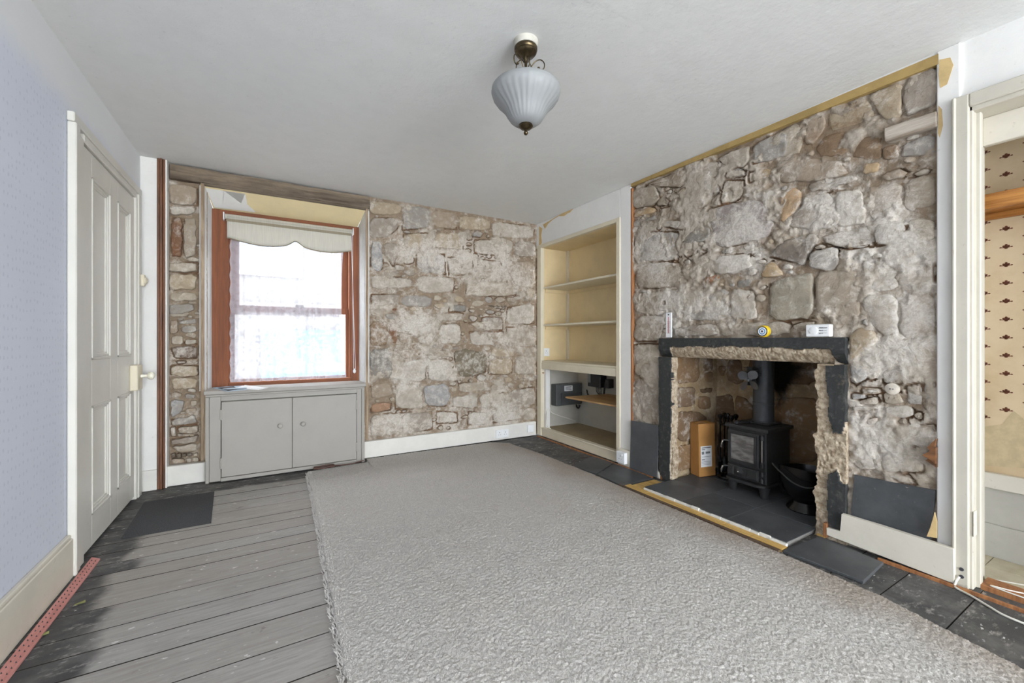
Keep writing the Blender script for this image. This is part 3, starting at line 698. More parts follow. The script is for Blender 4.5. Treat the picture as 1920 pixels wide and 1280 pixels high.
right_polys += crop(1440, 340, 4.2667, OX, XR, [
 ([(92, 92), (190, 43), (268, 72), (266, 180), (102, 358)], S(196, 164, 128), .004), [(285, 112), (520, 82), (530, 370), (400, 388), (120, 368), (275, 185)], [(532, 80), (760, 45), (795, 338), (640, 358), (540, 366)], [(770, 43), (1060, -10), (1070, 255), (1000, 288), (812, 330)], [(1075, -15), (1345, -70), (1345, 195), (1080, 252)],
 [(422, 442), (640, 374), (840, 345), (845, 515), (620, 538), (542, 518), (432, 480)], [(850, 342), (1100, 308), (1110, 498), (855, 515)], [(1110, 305), (1290, 292), (1343, 322), (1343, 478), (1120, 498)], ([(85, 482), (388, 403), (398, 468), (330, 558), (288, 688), (162, 638), (5, 600)], S(128, 120, 112)),
 [(342, 560), (540, 512), (578, 640), (540, 698), (440, 718), (322, 690)], ([(5, 795), (300, 735), (360, 725), (365, 1095), (5, 1115)], S(166, 158, 142)), [(372, 722), (560, 695), (738, 722), (740, 1075), (650, 1095), (375, 1098)],
 [(755, 605), (862, 680), (1035, 595), (1040, 880), (760, 890), (745, 760)], [(1045, 592), (1250, 563), (1343, 565), (1343, 880), (1050, 880)], [(762, 900), (1040, 890), (1045, 1270), (985, 1268), (835, 1168), (765, 1080)], [(1050, 890), (1343, 890), (1343, 1275), (1050, 1272)]])
right_polys += crop(1440, 80, 4.572, OX, XR, [
 [(25, 792), (285, 655), (295, 930), (120, 978), (15, 960)], [(305, 655), (478, 572), (498, 700), (390, 878), (305, 868)], [(512, 565), (828, 448), (955, 640), (680, 718), (502, 758)], [(842, 445), (1150, 310), (1160, 640), (1000, 678)], [(1160, 310), (1450, 195), (1450, 520), (1280, 600), (1165, 640)],
 ([(482, 792), (678, 752), (688, 948), (462, 988), (402, 900)], EARTH), ([(692, 862), (968, 765), (978, 988), (862, 1018), (702, 960)], EARTH), ([(982, 892), (1118, 862), (1128, 978), (982, 1018)], EARTH), [(1132, 862), (1450, 765), (1450, 958), (1142, 978)],
 [(65, 1012), (350, 992), (618, 1003), (688, 1128), (400, 1188), (75, 1198)], ([(822, 1042), (958, 1022), (938, 1108), (812, 1138)], TAN), [(335, 1202), (688, 1133), (798, 1152), (540, 1258), (335, 1276)]])
right_polys += crop(1160, 80, 4.572, OX, XR, [
 [(210, 1225), (555, 1085), (570, 1120), (560, 1235), (420, 1235)], [(572, 1088), (828, 998), (895, 1118), (640, 1235)], [(842, 988), (1108, 868), (1128, 1008), (1050, 1078), (920, 1058)], [(1145, 865), (1455, 735), (1455, 958), (1330, 998), (1150, 1038)], ([(1112, 1112), (1308, 1073), (1326, 1148), (1112, 1205)], TAN), [(925, 1085), (1045, 1085), (1095, 1100), (1090, 1145), (920, 1165)]])
right_polys += crop(1220, 560, 4.174, OX, XR, [
 ([(1548, 305), (1640, 205), (1748, 243), (1778, 340), (1700, 408), (1610, 478), (1552, 488)], S(184, 164, 136), .012), ([(1652, 442), (1748, 403), (1768, 440), (1738, 498), (1622, 498)], WHT, .008), ([(1652, 165), (1690, 150), (1712, 215), (1655, 195)], GREY, .006),
 ([(1565, 512), (1688, 512), (1698, 620), (1600, 678), (1562, 650)], BLUE, .004), [(1742, 482), (1798, 472), (1798, 558), (1762, 598)], ([(1642, 692), (1798, 702), (1808, 738), (1642, 758)], TAN), ([(1572, 762), (1680, 742), (1688, 778), (1582, 788)], BLUE)])
right_polys += crop(1510, 640, 5.819, OX, XR, [
 [(680, 245), (750, 250), (780, 400), (690, 430)], ([(500, 560), (600, 565), (660, 600), (560, 635), (505, 620)], BLUE), [(580, 650), (780, 600), (800, 680), (570, 695)], [(520, 700), (780, 705), (800, 735), (600, 745), (520, 760)], [(540, 770), (770, 755), (800, 800), (550, 825)], ([(640, 850), (800, 825), (805, 890), (680, 915)], S(200, 172, 152)),
 [(835, 310), (1040, 290), (1060, 460), (850, 470)], [(850, 560), (1030, 540), (1080, 680), (860, 680)], ([(860, 690), (1150, 690), (1180, 830), (880, 840)], WHT), [(1100, 480), (1260, 450), (1280, 700), (1110, 680)], [(1300, 380), (1420, 360), (1420, 700), (1300, 720)], [(500, 910), (660, 920), (820, 930), (820, 1080), (520, 1120)], [(830, 930), (1190, 930), (1180, 1180), (930, 1160), (840, 1060)], [(1200, 930), (1420, 900), (1420, 1120), (1200, 1140)], [(520, 1140), (800, 1150), (820, 1400), (530, 1400)], [(830, 1210), (1280, 1190), (1290, 1420), (830, 1440)],
 [(850, 60), (1110, 40), (1110, 180), (840, 200)], [(1120, 60), (1420, 70), (1420, 250), (1120, 280)]])
right_polys += [([OX(*p, XR) for p in q],) for q in [[(1187, 645), (1235, 645), (1236, 700), (1188, 705)], [(1188, 710), (1236, 706), (1236, 790), (1188, 788)]]]
right_blobs = pxblobs(OX, XR, [(1390, 430, 55, 35, 0, .2), (1230, 490, 35, 60, 0, .12), (1260, 590, 50, 40, 0, .12), (1580, 400, 90, 50, 0, .16), (1690, 450, 60, 60, 0, .1), (1700, 600, 60, 80, 0, .14), (1610, 480, 60, 25, 0, .1), (1640, 700, 60, 80, 0, .08), (1620, 830, 60, 60, 0, .16), (1390, 490, 40, 20, 0, .16),
 (1590, 190, 150, 60, 1, .15), (1520, 270, 80, 40, 1, .15), (1400, 300, 60, 30, 1, .08), (1670, 260, 50, 50, 1, .1), (1350, 525, 40, 18, 1, .16), (1470, 560, 60, 30, 2, .06), (1300, 420, 30, 30, 2, .1), (1700, 200, 60, 60, 2, .04), (1575, 690, 30, 40, 1, .08), (1440, 330, 250, 14, 1, .05)])
RH = (.99, 2.0, .95)
right_fill = fill(right_polys, .625, 2.33, .10, 2.16, (.93, 2.05, 1.02), [(.036, 500), (.024, 900), (.015, 1800)], 150, 9)
mortar('mortar_bed', wr, 'x', XR, .605, 2.345, 0, CEIL-.01, RH, right_blobs, m_rubble, 51, polys=right_polys+right_fill, crack=.57)
build_stones(wr, 'x', XR, right_polys+right_fill, right_blobs, m_rubble, 1500)
z0 = 2.158
setp(prism('wallpaper_edge', [(.612, 2.160), (.612, 2.203), (2.335, CEIL-.002), (2.335, 2.19)], 'x', XR-.018, XR+.03, m_trim_tan, wr), 'ochre strip left under the ceiling')
mortar_top = box('plaster_strip', XR-.010, XR+.1, .60, 2.345, 2.196, CEIL, m_white, wr, 0)
A, B, C, D = (OX(1659, 241, XR-.02), OX(1757, 209, XR-.02), OX(1757, 237, XR-.02), OX(1660, 266, XR-.02))
setp(prism('embedded_timber', [A, B, C, D], 'x', XR-.030, XR+.03, m_beam_y, wr, .003), 'grey sawn timber set into the stonework')
def patch(name, pts, conv, plane, mat, parent, axis, label):
    q = [conv(*p, plane) for p in pts]; return setp(prism(name, q, axis, plane-.0016, plane+.001, mat, parent), label)
patch('peeled_patch', [(1762, 112), (1782, 108), (1788, 122), (1776, 158), (1763, 165), (1760, 140)], OX, XR-.016, m_peel, wr, 'x', 'tan patch of peeled paint by the ceiling')
patch('peeled_patch', [(1760, 198), (1766, 205), (1768, 235), (1762, 258), (1759, 250)], OX, XR-.016, m_peel, wr, 'x', 'small tan peeled patch')
patch('peeled_patch', [(1011, 424), (1017, 428), (1015, 440), (1016, 455), (1011, 462)], OX, XR-.012, m_peel, wr, 'x', 'tan peeled paint in the corner above the alcove')
patch('peeled_patch', [(1018, 421), (1030, 414), (1040, 408), (1060, 397), (1078, 388), (1069, 398), (1064, 400), (1058, 405), (1048, 405), (1036, 412), (1028, 419), (1022, 429)], OX, XR-.012, m_peel, wr, 'x', 'tan peeled paint along the ceiling')

# ------------------------------------------------------------------ skirting boards
bl = structure(boxes('baseboard_left', [(XL, -.712, BACK_Y, 2.452, 0, .165), (XL, -.718, BACK_Y, 2.452, .165, .18)], m_gloss, None, .003), 'cream painted skirting board along the left wall', 'baseboard')
bf = structure(thing('baseboard_far', 'white skirting board under the far rubble wall', 'baseboard', (0, YF, 0)), None, None)
box('board', .690, 2.41, 3.632, 3.67, .008, .148, m_skirt, bf, .004); box('board', -.60, -.385, 3.618, 3.67, .004, .14, m_skirt, bf, .004); box('board', XL, -.645, 3.594, 3.613, .0, .135, m_skirt, bf, .003)
br = structure(thing('baseboard_right', 'chipped cream skirting boards along the right wall', 'baseboard', (XR, 1.5, 0)), None, None)
prism('board', [(2.455, .012), (2.455, .135), (2.13, .145), (2.125, .10), (2.105, .10), (2.10, .06), (2.045, .055), (2.04, .006)], 'x', 2.412, 2.437, m_gloss, br, .002)
prism('board', [(1.005, .03), (1.005, .066), (.945, .07), (.942, .158), (.80, .157), (.70, .155), (.558, .153), (.556, .012)], 'x', 2.396, 2.420, m_gloss, br, .002)
setp(box('raw_board_end', 2.398, 2.44, 1.004, 1.02, .015, .085, m_raw, br, .002), 'raw wood end of the skirting')
setp(box('raw_board_end', 2.414, 2.44, 2.02, 2.04, .004, .055, m_raw, br, .002), 'raw wood end of the skirting')
structure(boxes('trim_1', [(2.385, 2.398, -.25, .80, -.004, .012), (2.40, 2.412, 2.10, 3.60, -.004, .010)], m_raw, None, .001), 'reddish brown timber fillet at the foot of the right wall', 'trim')

# ------------------------------------------------------------------ left door
d1 = structure(thing('door_1', 'cream four panelled door with rim lock and white knob', 'door', (XL, 2.95, 0)), None, None)
LY0, LY1, LZ0, LZ1, LX = 2.592, 3.44, .02, 1.885, -.728
stiles = [(LX-.03, LX, LY0, 2.722, LZ0, LZ1), (LX-.03, LX, 3.362, LY1, LZ0, LZ1), (LX-.03, LX, 2.992, 3.118, LZ0, LZ1)]
rails = [(LX-.03, LX, a, b, c, d) for (a, b) in ((2.7225, 2.9915), (3.1185, 3.3615)) for (c, d) in ((LZ0, .165), (.685, .905), (1.775, LZ1))]
for b in stiles: box('stile', *b, m_door, d1, .0015)
for b in rails: box('rail', *b[:2], b[2], b[3], b[4], b[5], m_door, d1, .0015)
for (a, b) in ((2.722, 2.992), (3.118, 3.362)):
    for (c, d) in ((.165, .685), (.905, 1.775)):
        p = box('panel', LX-.028, LX-.014, a, b, c, d, m_door, d1, 0)
        bm = bmesh.new()
        for k, (o, dx) in enumerate(((0, .004), (.012, -.003), (.022, -.008))):
            w = .012; A0, B0, C0, D0 = a+o, b-o, c+o, d-o
            bbox(bm, LX-.02, LX+dx, A0, A0+w, C0, D0, .002); bbox(bm, LX-.02, LX+dx, B0-w, B0, C0, D0, .002)
            bbox(bm, LX-.02, LX+dx, A0, B0, C0, C0+w, .002); bbox(bm, LX-.02, LX+dx, A0, B0, D0-w, D0, .002)
        finish('moulding', bm, m_door, p)
boxes('architrave', [(XL-.1, -.716, 2.50, 2.585, 0, 1.90), (XL+.001, -.709, 2.457, 2.52, 0, 1.924), (XL+.002, -.703, 2.454, 2.475, 0, 1.923), (XL-.1, -.7165, 3.445, 3.489, 0, 1.90), (XL+.001, -.709, 3.47, 3.535, 0, 1.924), (XL-.099, -.715, 2.585, 3.445, 1.89, 1.925), (XL+.001, -.7085, 2.453, 3.537, 1.925, 1.966)], m_door, d1, .004)
setp(box('shadow_board', XL-.13, XL-.12, 2.48, 3.5, -.02, 1.95, m_dot, d1, 0), 'dark sheet behind the door, coloured in place of shade')  # dark sheet whose colour stands in for the shade behind the door
lk = setp(box('rim_lock', LX, LX+.038, 3.345, 3.462, .69, .845, m_cream, d1, .004), 'cream painted rim lock')
lathe('knob', [(.006, 0), (.011, .002), (.011, .01), (.008, .02), (.010, .032), (.021, .038), (.026, .050), (.022, .062), (.008, .068), (0, .069)], plain('ivory_knob', S(236, 232, 214), .25), lk, (LX+.038, 3.41, .775), 20, 'x')
for z in (1.65, .34): box('hinge', LX-.004, LX+.004, LY0-.012, LY0+.004, z, z+.09, m_door, d1, .001)
bell = thing('bell_push', 'small cream bell box beside the door frame', 'bell box', (-.712, 3.52, 1.35))
box('case', -.709, -.690, 3.498, 3.54, 1.345, 1.42, m_cream, bell, .004); lathe('dial', [(.022, 0), (.022, .006), (.012, .012), (0, .013)], m_cream, bell, (-.690, 3.52, 1.382), 16, 'x')

# ------------------------------------------------------------------ right doorway and the closet behind it
d2 = structure(thing('door_2', 'cream painted door frame of the open closet doorway', 'door', (XR, .5, 0)), None, None)
boxes('architrave', [(XR-.035, XR+.03, .520, .566, 0, 1.985), (XR-.035, XR+.03, -.30, .520, 1.932, 1.985), (XR-.042, XR-.02, .556, .568, 0, 1.985)], m_frame2, d2, .004)
boxes('jamb', [(XR-.02, XR+.14, .511, .53, 0, 1.94), (XR-.02, XR+.14, -.28, .53, 1.915, 1.935), (XR+.02, XR+.05,   .498, .515, 0, 1.92)], m_frame2, d2, .003)
boxes('jamb', [(XR-.02, XR+.14, -.30, -.28, 0, 1.94)], m_frame2, d2, .003)
box('lintel_board', XR+.10, XR+.13, -.28, .51, 1.80, 1.915, m_gloss, d2, .003)
setp(box('strike_plate', XR-.024, XR+.012, .5075, .5105, .215, .315, m_gloss, d2, .001), 'painted strike plate')
for z in (.075, .045): lathe('hole', [(.007, 0), (.007, .004)], m_dot, d2, (XR-.0385, .54, z), 12, 'x')
CXB = 2.90
wc = structure(boxes('wall_closet', [(CXB, CXB+.1, -.9, .72, 0, CEIL), (XR+.13, CXB+.1, .70, .80, 0, CEIL), (XR+.13, CXB+.1, -1.0, -.9, 0, CEIL)], m_closetpaper, None, 0), 'closet wall in beige wallpaper with brown crown motifs', 'wall')
bm = bmesh.new()
def motif(bm, y, z, s):
    def ell(cy, cz, ry, rz, n=10):
        bm.faces.new([bm.verts.new((CXB-.0008, y+s*(cy+ry*math.cos(2*math.pi*i/n)), z+s*(cz+rz*math.sin(2*math.pi*i/n)))) for i in range(n)])
    ell(0, 0, .018, .0022); ell(0, .004, .008, .005); ell(0, .011, .005, .005); ell(-.008, .006, .004, .0045); ell(.008, .006, .004, .0045); ell(-.017, .001, .004, .003); ell(.017, .001, .004, .003); ell(0, -.004, .006, .003)
for i in range(-14, 14):
    for j in range(24):
        y = .575-.068*i; z = 1.875-.0825*j+(.041 if i % 2 else 0)
        if -.85 < y < .69 and .45 < z < 1.88: motif(bm, y, z, .98)
setp(finish('wallpaper_print', bm, plain('brown_crown_print', S(116, 66, 44), .8), wc), None, None, None, 'stuff')
patch('bare_plaster', [(1840, 800), (1880, 795), (1900, 770), (1925, 790), (1925, 878), (1840, 872)], OX, CXB-.0004, plain('bare_buff_plaster', S(204, 184, 146), .9), wc, 'x', 'bare buff patch where the wallpaper is torn')
structure(box('ceiling_closet', XR+.13, CXB+.1, -.95, .8, 1.905, 1.93, m_compart, None, 0), 'grey boarded closet ceiling', 'ceiling')
fc = structure(box('floor_closet', XR-.01, CXB+.02, -.95, .72, -.0235, -.004, m_vinyl, None, 0), 'cream vinyl tiled closet floor', 'floor')
for i in range(2):
    for j in range(5): box('tile', XR+.14+i*.16, XR+.297+i*.16, .70-.16*j-.157, .70-.16*j, -.004, .001, m_vinyl, fc, .001)
structure(boxes('trim_2', [(CXB-.035, CXB, -.9, .70, .318, .388)], m_gloss, None, .003), 'white painted rail along the closet back', 'trim')
structure(boxes('trim_3', [(CXB-.02, CXB, -.9, .70, 0, .15), (CXB-.012, CXB, -.9, .70, .15, .318)], m_compart, None, .002), 'scuffed white boards below the closet rail', 'trim')
structure(box('trim_4', XR+.02, XR+.12, -.28, .50, -.004, .02, m_raw, None, .002), 'bare timber threshold of the closet', 'trim')
sh = thing('closet_shelf', 'orange pine shelf high in the closet', 'shelf', (2.8, .3, 1.6))
box('board', 2.68, CXB, -.9, .70, 1.585, 1.61, m_pine, sh, .002); box('board', 2.66, 2.68, -.9, .70, 1.56, 1.625, m_pine, sh, .002); box('bearer', 2.66, CXB, .672, .70, 1.515, 1.585, m_pine, sh, .002)
box('bearer', CXB-.02, CXB, -.9, .67, 1.555, 1.585, m_pine, sh, .002)
pb = thing('white_boxing', 'small white painted panel under the pine shelf', 'panel', (2.88, .6, 1.3))
box('panel', CXB-.025, CXB-.002, .59, .699, 1.325, 1.515, m_gloss, pb, .003)
lean = thing('chipped_batten', 'white batten with chipped brown patches leaning in the closet', 'batten', (2.86, .6, .39))
bt = box('batten', CXB-.033, CXB-.014, .583, .618, .39, .80, m_gloss, lean, .002)
for (y0, z0, y1, z1) in ((.603, .40, .6185, .45), (.60, .50, .6185, .57), (.606, .62, .6185, .68), (.611, .71, .6185, .73)):
    prism('chip', [(y0+rng.random()*.006, z0), (y0-.004, (z0+z1)/2), (y0+.004, z1), (y1, z1+.005), (y1, z0-.005)], 'x', CXB-.0342, CXB-.030, m_raw, bt)

# ------------------------------------------------------------------ alcove shelving
al = thing('alcove_shelving', 'cream built in alcove shelving with open cupboard below', 'shelving', (XR, 3.0, 0))
AY0, AY1, ABX, LBX = 2.493, 3.60, XR+.345, XR+.49
boxes('face_frame', [(XR-.022, XR+.02, 2.452, AY0, .07, 1.985), (XR-.022, XR+.02, AY0, 3.655, 1.952, 1.985), (XR-.024, XR+.02, 3.572, 3.64, .012, 1.952)], m_cream, al, .003)
box('side_panel', XR+.02, ABX, AY1, AY1+.02, .70, 1.99, m_yellow, al, 0); box('side_panel', XR+.02, LBX, AY1, AY1+.02, .05, .70, m_compart, al, 0)
box('side_panel', XR+.14, ABX, AY0-.02, AY0, .70, 1.99, m_yellow, al, 0); box('side_panel', XR+.02, LBX, AY0-.02, AY0, .05, .70, m_compart, al, 0)
box('back_panel', ABX, ABX+.02, AY0-.02, AY1+.02, .70, 2.0, m_yellow, al, 0); box('back_panel', LBX, LBX+.02, AY0-.02, AY1+.02, .02, .80, m_compart, al, 0)
box('top_panel', XR+.0, ABX+.02, AY0-.02, AY1+.02, 1.955, 1.975, m_yellow, al, 0)
for z in (1.155, 1.54):
    s_ = box('shelf', XR+.012, ABX, AY0, AY1, z-.012, z+.006, m_cream, al, .002)
    box('bearer', XR+.05, ABX, AY1-.014, AY1, z-.045, z-.012, m_yellow, s_, .001); box('bearer', ABX-.014, ABX, AY0, AY1, z-.045, z-.012, m_yellow, s_, .001)
box('corner_batten', ABX-.02, ABX, AY1-.03, AY1, .79, 1.955, m_cream, al, .001)
box('shelf', XR-.012, LBX, AY0, AY1, .768, .786, m_cream, al, .003)
box('front_rail', XR-.018, XR+.006, AY0, 3.572, .702, .768, m_cream, al, .002)
box('plinth', XR-.012, XR+.008, AY0-.04, 3.58, .008, .083, m_cream, al, .003); box('plinth_bead', XR-.02, XR+.03, AY0, 3.58, .083, .096, m_cream, al, .002)
box('base_board', XR, LBX, AY0, AY1, .07, .088, m_hard, al, .001)
setp(box('face_post', XR+.02, XR+.07, 3.54, 3.60, .09, .70, m_white, al, .002), 'white upright inside the cupboard')
lathe('catch', [(.006, 0), (.006, .03)], m_raw, al, (XR+.0, 3.55, .66), 8, 'y')
# things in the lower cupboard
fb = thing('fuse_board', 'dark grey fuse board on the cupboard side wall', 'fuse board', (2.7, AY1, .3))
FB0 = OY(1036, 722, AY1-.03); FB1 = OY(1084, 757, AY1-.03)
box('case', FB0[0], FB0[0]+.34, AY1-.10, AY1-.0005, FB1[1]+.01, FB0[1]+.012, m_fuse, fb, .006)
boxes('lid', [(FB0[0]+.06, FB0[0]+.33, AY1-.112, AY1-.10, FB1[1]+.02, FB0[1]-.08)], plain('grey_lid', S(80, 82, 82), .4), fb, .002)
lb = box('label', FB0[0]+.10, FB0[0]+.20, AY1-.1135, AY1-.0995, FB0[1]-.06, FB0[1]-.005, m_paper, fb, 0)
boxes('print', [(FB0[0]+.11, FB0[0]+.185, AY1-.1145, AY1-.113, FB0[1]-.02-k*.014, FB0[1]-.015-k*.014) for k in range(3)], m_dot, lb, 0)['kind'] = 'stuff'
tube('cable', [(FB0[0]+.34, AY1-.05, FB0[1]-.05), (FB0[0]+.38, AY1-.06, FB0[1]+.01), (FB0[0]+.42, AY1-.08, FB0[1]+.0), (LBX-.03, AY1-.2, FB0[1]-.10), (LBX-.03, AY1-.33, FB0[1]-.13), (LBX-.03, AY1-.43, FB0[1]-.10), (LBX-.03, AY1-.46, FB0[1]+.05)], .009, m_blackplastic, fb, 8, 6)
tube('cable', [(FB0[0]+.30, AY1-.05, FB1[1]+.01), (FB0[0]+.31, AY1-.05, FB1[1]-.03), (FB0[0]+.335, AY1-.05, FB1[1]-.04), (FB0[0]+.35, AY1-.05, FB1[1]-.01)], .008, m_blackplastic, fb, 8, 5)
em = thing('electricity_meter', 'black electricity meter on the cupboard back wall', 'meter', (LBX, 3.15, .6))
def lowback(px, py): return OX(px, py, LBX-.05)
a = lowback(1107, 704); b = lowback(1131, 723)
box('meter_case', LBX-.09, LBX-.0005, b[0], a[0], b[1]-.02, .70, m_blackplastic, em, .006); 
setp(box('meter_face', LBX-.093, LBX-.089, a[0]-.05, a[0]-.005, b[1]+.02, .69, plain('meter_face', S(150, 154, 152), .3), em, 0), 'pale meter face')
c_ = lowback(1137, 716); d_ = lowback(1144, 728); box('cut_out', LBX-.07, LBX-.0005, d_[0], c_[0], d_[1], c_[1]+.03, m_blackplastic, em, .004)
for k in range(5):
    y = b[0]+.03+k*.018; tube('wire', [(LBX-.05, y, b[1]-.015), (LBX-.05, y-.004, b[1]-.07), (LBX-.045, y-.02-.006*k, b[1]-.10)], .0035, m_blackplastic, em, 6, 4)
setp(box('grey_board', LBX-.012, LBX-.0005, AY0, AY0+.12, .42, .66, plain('grey_board', S(140, 138, 130), .7), em, .002), 'grey mounting board')
cs = thing('loose_shelf_board', 'loose chipboard shelf on metal brackets in the lower cupboard', 'shelf', (2.8, 2.9, .45))
Q = [OZ(1060, 743, .46), OZ(1151, 757, .46), OZ(1190, 756, .46), OZ(1104, 739, .46)]
prism('board', [(Q[0][0], Q[0][1]), (Q[0][0]+.03, AY0+.002), (LBX-.002, AY0+.002), (LBX-.002, Q[0][1]-.06)], 'z', .445, .460, m_ply, cs, .001)
for (y, l) in ((2.86, .20), (2.62, .33)):
    boxes('bracket', [(LBX-.03, LBX-.001, y-.012, y+.012, .445-l, .445), (LBX-.16, LBX-.002, y-.010, y+.010, .435, .445)], m_fuse if y > 2.8 else m_blackplastic, cs, .001)
pg = thing('plug_on_lead', 'white plug on a coiled lead on the cupboard floor', 'plug', (XR+.1, 3.3, .09))
g0 = OZ(1067, 788, .105)
lathe('plug_top', [(.020, 0), (.022, .004), (.020, .02), (.012, .026), (0, .027)], m_plug, pg, (g0[0], g0[1], .089), 14)
boxes('pin', [(g0[0]-.003, g0[0]+.003, g0[1]-.03, g0[1]-.018, .098, .103), (g0[0]-.012, g0[0]-.006, g0[1]-.03, g0[1]-.018, .094, .098)], m_brass, pg, 0)
tube('lead', [(g0[0], g0[1]+.02, .10), (g0[0]-.03, g0[1]+.1, .095), (g0[0]+.02, g0[1]+.17, .094), (g0[0]+.09, g0[1]+.14, .094), (g0[0]+.06, g0[1]+.05, .094), (g0[0]-.02, g0[1]+.09, .10), (g0[0]-.04, 3.52, .13), (XR+.09, 3.52, .24), (XR+.08, 3.56, .30), (XR+.03, 3.53, .27), (XR+.0, 3.49, .13), (XR+.01, 3.44, .105)], .004, m_cable, pg, 7, 6)
def socket(name, label, axis, plane, s, z, w, h, n, cat='socket', depth=.012, pins=True):
    t = thing(name, label, cat, P3(axis, plane, s, z, 0))
    def bx(nm, s0, s1, z0, z1, h0, h1, mat, par, bev=.002):
        A = P3(axis, plane, s0, z0, h0); B = P3(axis, plane, s1, z1, h1); return box(nm, A[0], B[0], A[1], B[1], A[2], B[2], mat, par, bev)
    f = bx('face_plate', s-w/2, s+w/2, z-h/2, z+h/2, .0005, depth, m_plug, t, .003)
    for k in range(n):
        c = s+(k-(n-1)/2)*w/max(n, 1)*.9
        if pins:
            bx('pin_hole', c-.0025, c+.0025, z+.008, z+.018, depth-.001, depth+.0006, m_dot, f, 0); bx('pin_hole', c-.014, c-.008, z-.010, z-.006, depth-.001, depth+.0006, m_dot, f, 0); bx('pin_hole', c+.008, c+.014, z-.010, z-.006, depth-.001, depth+.0006, m_dot, f, 0)
            bx('rocker', c-.022, c-.014, z+.016, z+.032, depth-.001, depth+.003, m_plug, f, .001)
    return t
socket('double_socket', 'white double socket on the far skirting board', 'y', 3.632, OY(941, 816, 3.632)[0], OY(941, 816, 3.632)[1]+.02, .142, .082, 2, depth=.014)
socket('blank_plate', 'white blank plate at the right end of the far skirting', 'y', 3.632, 2.335, .085, .075, .075, 0, 'plate', .012, False)
socket('surface_socket', 'white surface socket on the skirting by the slate tile', 'x', 2.412, 2.395, .078, .088, .088, 1, depth=.035)
sw = socket('fused_switch', 'cream fused switch on the alcove side', 'y', AY1, OY(1023, 660, AY1)[0], OY(1023, 660, AY1)[1], .085, .085, 1, 'switch', .012)

# ------------------------------------------------------------------ fireplace
fp = thing('fireplace', 'chipped black painted stone fireplace with a deep rubble recess', 'fireplace', (XR, 1.5, 0))
FBX = 2.98; CY0, CY1 = 1.0, 1.975
OUT = 0.0
inner_tints = [S(136, 104, 70), S(118, 90, 62), S(150, 116, 78), S(126, 100, 76), S(106, 80, 56)]
inb = pxblobs(OX, FBX, [(1480, 690, 50, 50, 3, .75), (1460, 800, 22, 90, 3, .6), (1430, 690, 40, 40, 3, .4)])
nob = []
cm = mortar('back_wall', fp, 'x', FBX, CY0-.03, CY1+.03, 0, 1.5, None, inb, m_inner, 81, .01, -.012, .016, (.45, .7), None, S(176, 150, 112), S(204, 180, 140))
cl = mortar('cheek', fp, 'y', CY1, XR+.025, FBX+.03, 0, 1.5, None, nob, m_inner, 91, .01, -.012, .016, (.45, .7), None, S(176, 150, 112), S(204, 184, 150))
bc = boxes('cheek', [(XR+.02, FBX+.03, CY0-.04, CY0, 0, 1.5), (XR+.225, XR+.245, CY0-.039, CY1+.05, .88, 1.499), (XR+.226, FBX+.1, CY0-.04, CY1+.05, 1.5, 1.55), (FBX+.03, FBX+.06, CY0-.1, CY1+.1, 0, 1.498), (XR+.05, FBX+.029, CY1+.03, CY1+.06, 0, 1.497)], plain('sooty_stone', S(58, 48, 40), .95), fp, 0)
ck = crop(1230, 630, 9.847, OY, CY1, [[(345, 330), (805, 330), (795, 855), (355, 885)], [(865, 330), (1045, 380), (1060, 640), (900, 650)], [(905, 680), (1060, 655), (1060, 845), (930, 850)], [(345, 955), (735, 935), (725, 1300), (350, 1320)], [(825, 972), (1040, 955), (1040, 1045), (825, 1040)], [(795, 1105), (1000, 1105), (1010, 1350), (795, 1350)]])
ck += [([OY(*p, CY1) for p in q],) for q in [[(1268, 768), (1325, 775), (1327, 820), (1268, 830)], [(1268, 838), (1325, 825), (1325, 870), (1268, 888)]]]
bk = crop(1230, 630, 9.847, OX, FBX, [[(1165, 545), (1285, 545), (1285, 640), (1232, 755), (1155, 650)], [(1325, 430), (1560, 420), (1640, 700), (1590, 890), (1405, 865), (1315, 800)], [(1075, 1095), (1400, 1075), (1440, 1290), (1440, 1580), (1075, 1590)], [(1460, 1080), (1640, 1130), (1790, 1300), (1790, 1590), (1460, 1580)]])
bk += [([OX(*p, FBX) for p in q],) for q in [[(1405, 650), (1540, 650), (1540, 722), (1405, 720)], [(1450, 745), (1540, 745), (1540, 865), (1450, 870)], [(1345, 800), (1440, 798), (1440, 880), (1345, 885)], [(1450, 877), (1540, 875), (1540, 925), (1450, 925)]]]
for i, p in enumerate(ck): stone(cl, 'y', CY1, p[0], inner_tints[i % 5], .006, nob, m_inner, 2300+i*3)
for i, p in enumerate(bk): stone(cm, 'x', FBX, p[0], inner_tints[(i+2) % 5], .008, inb, m_inner, 2400+i*3)
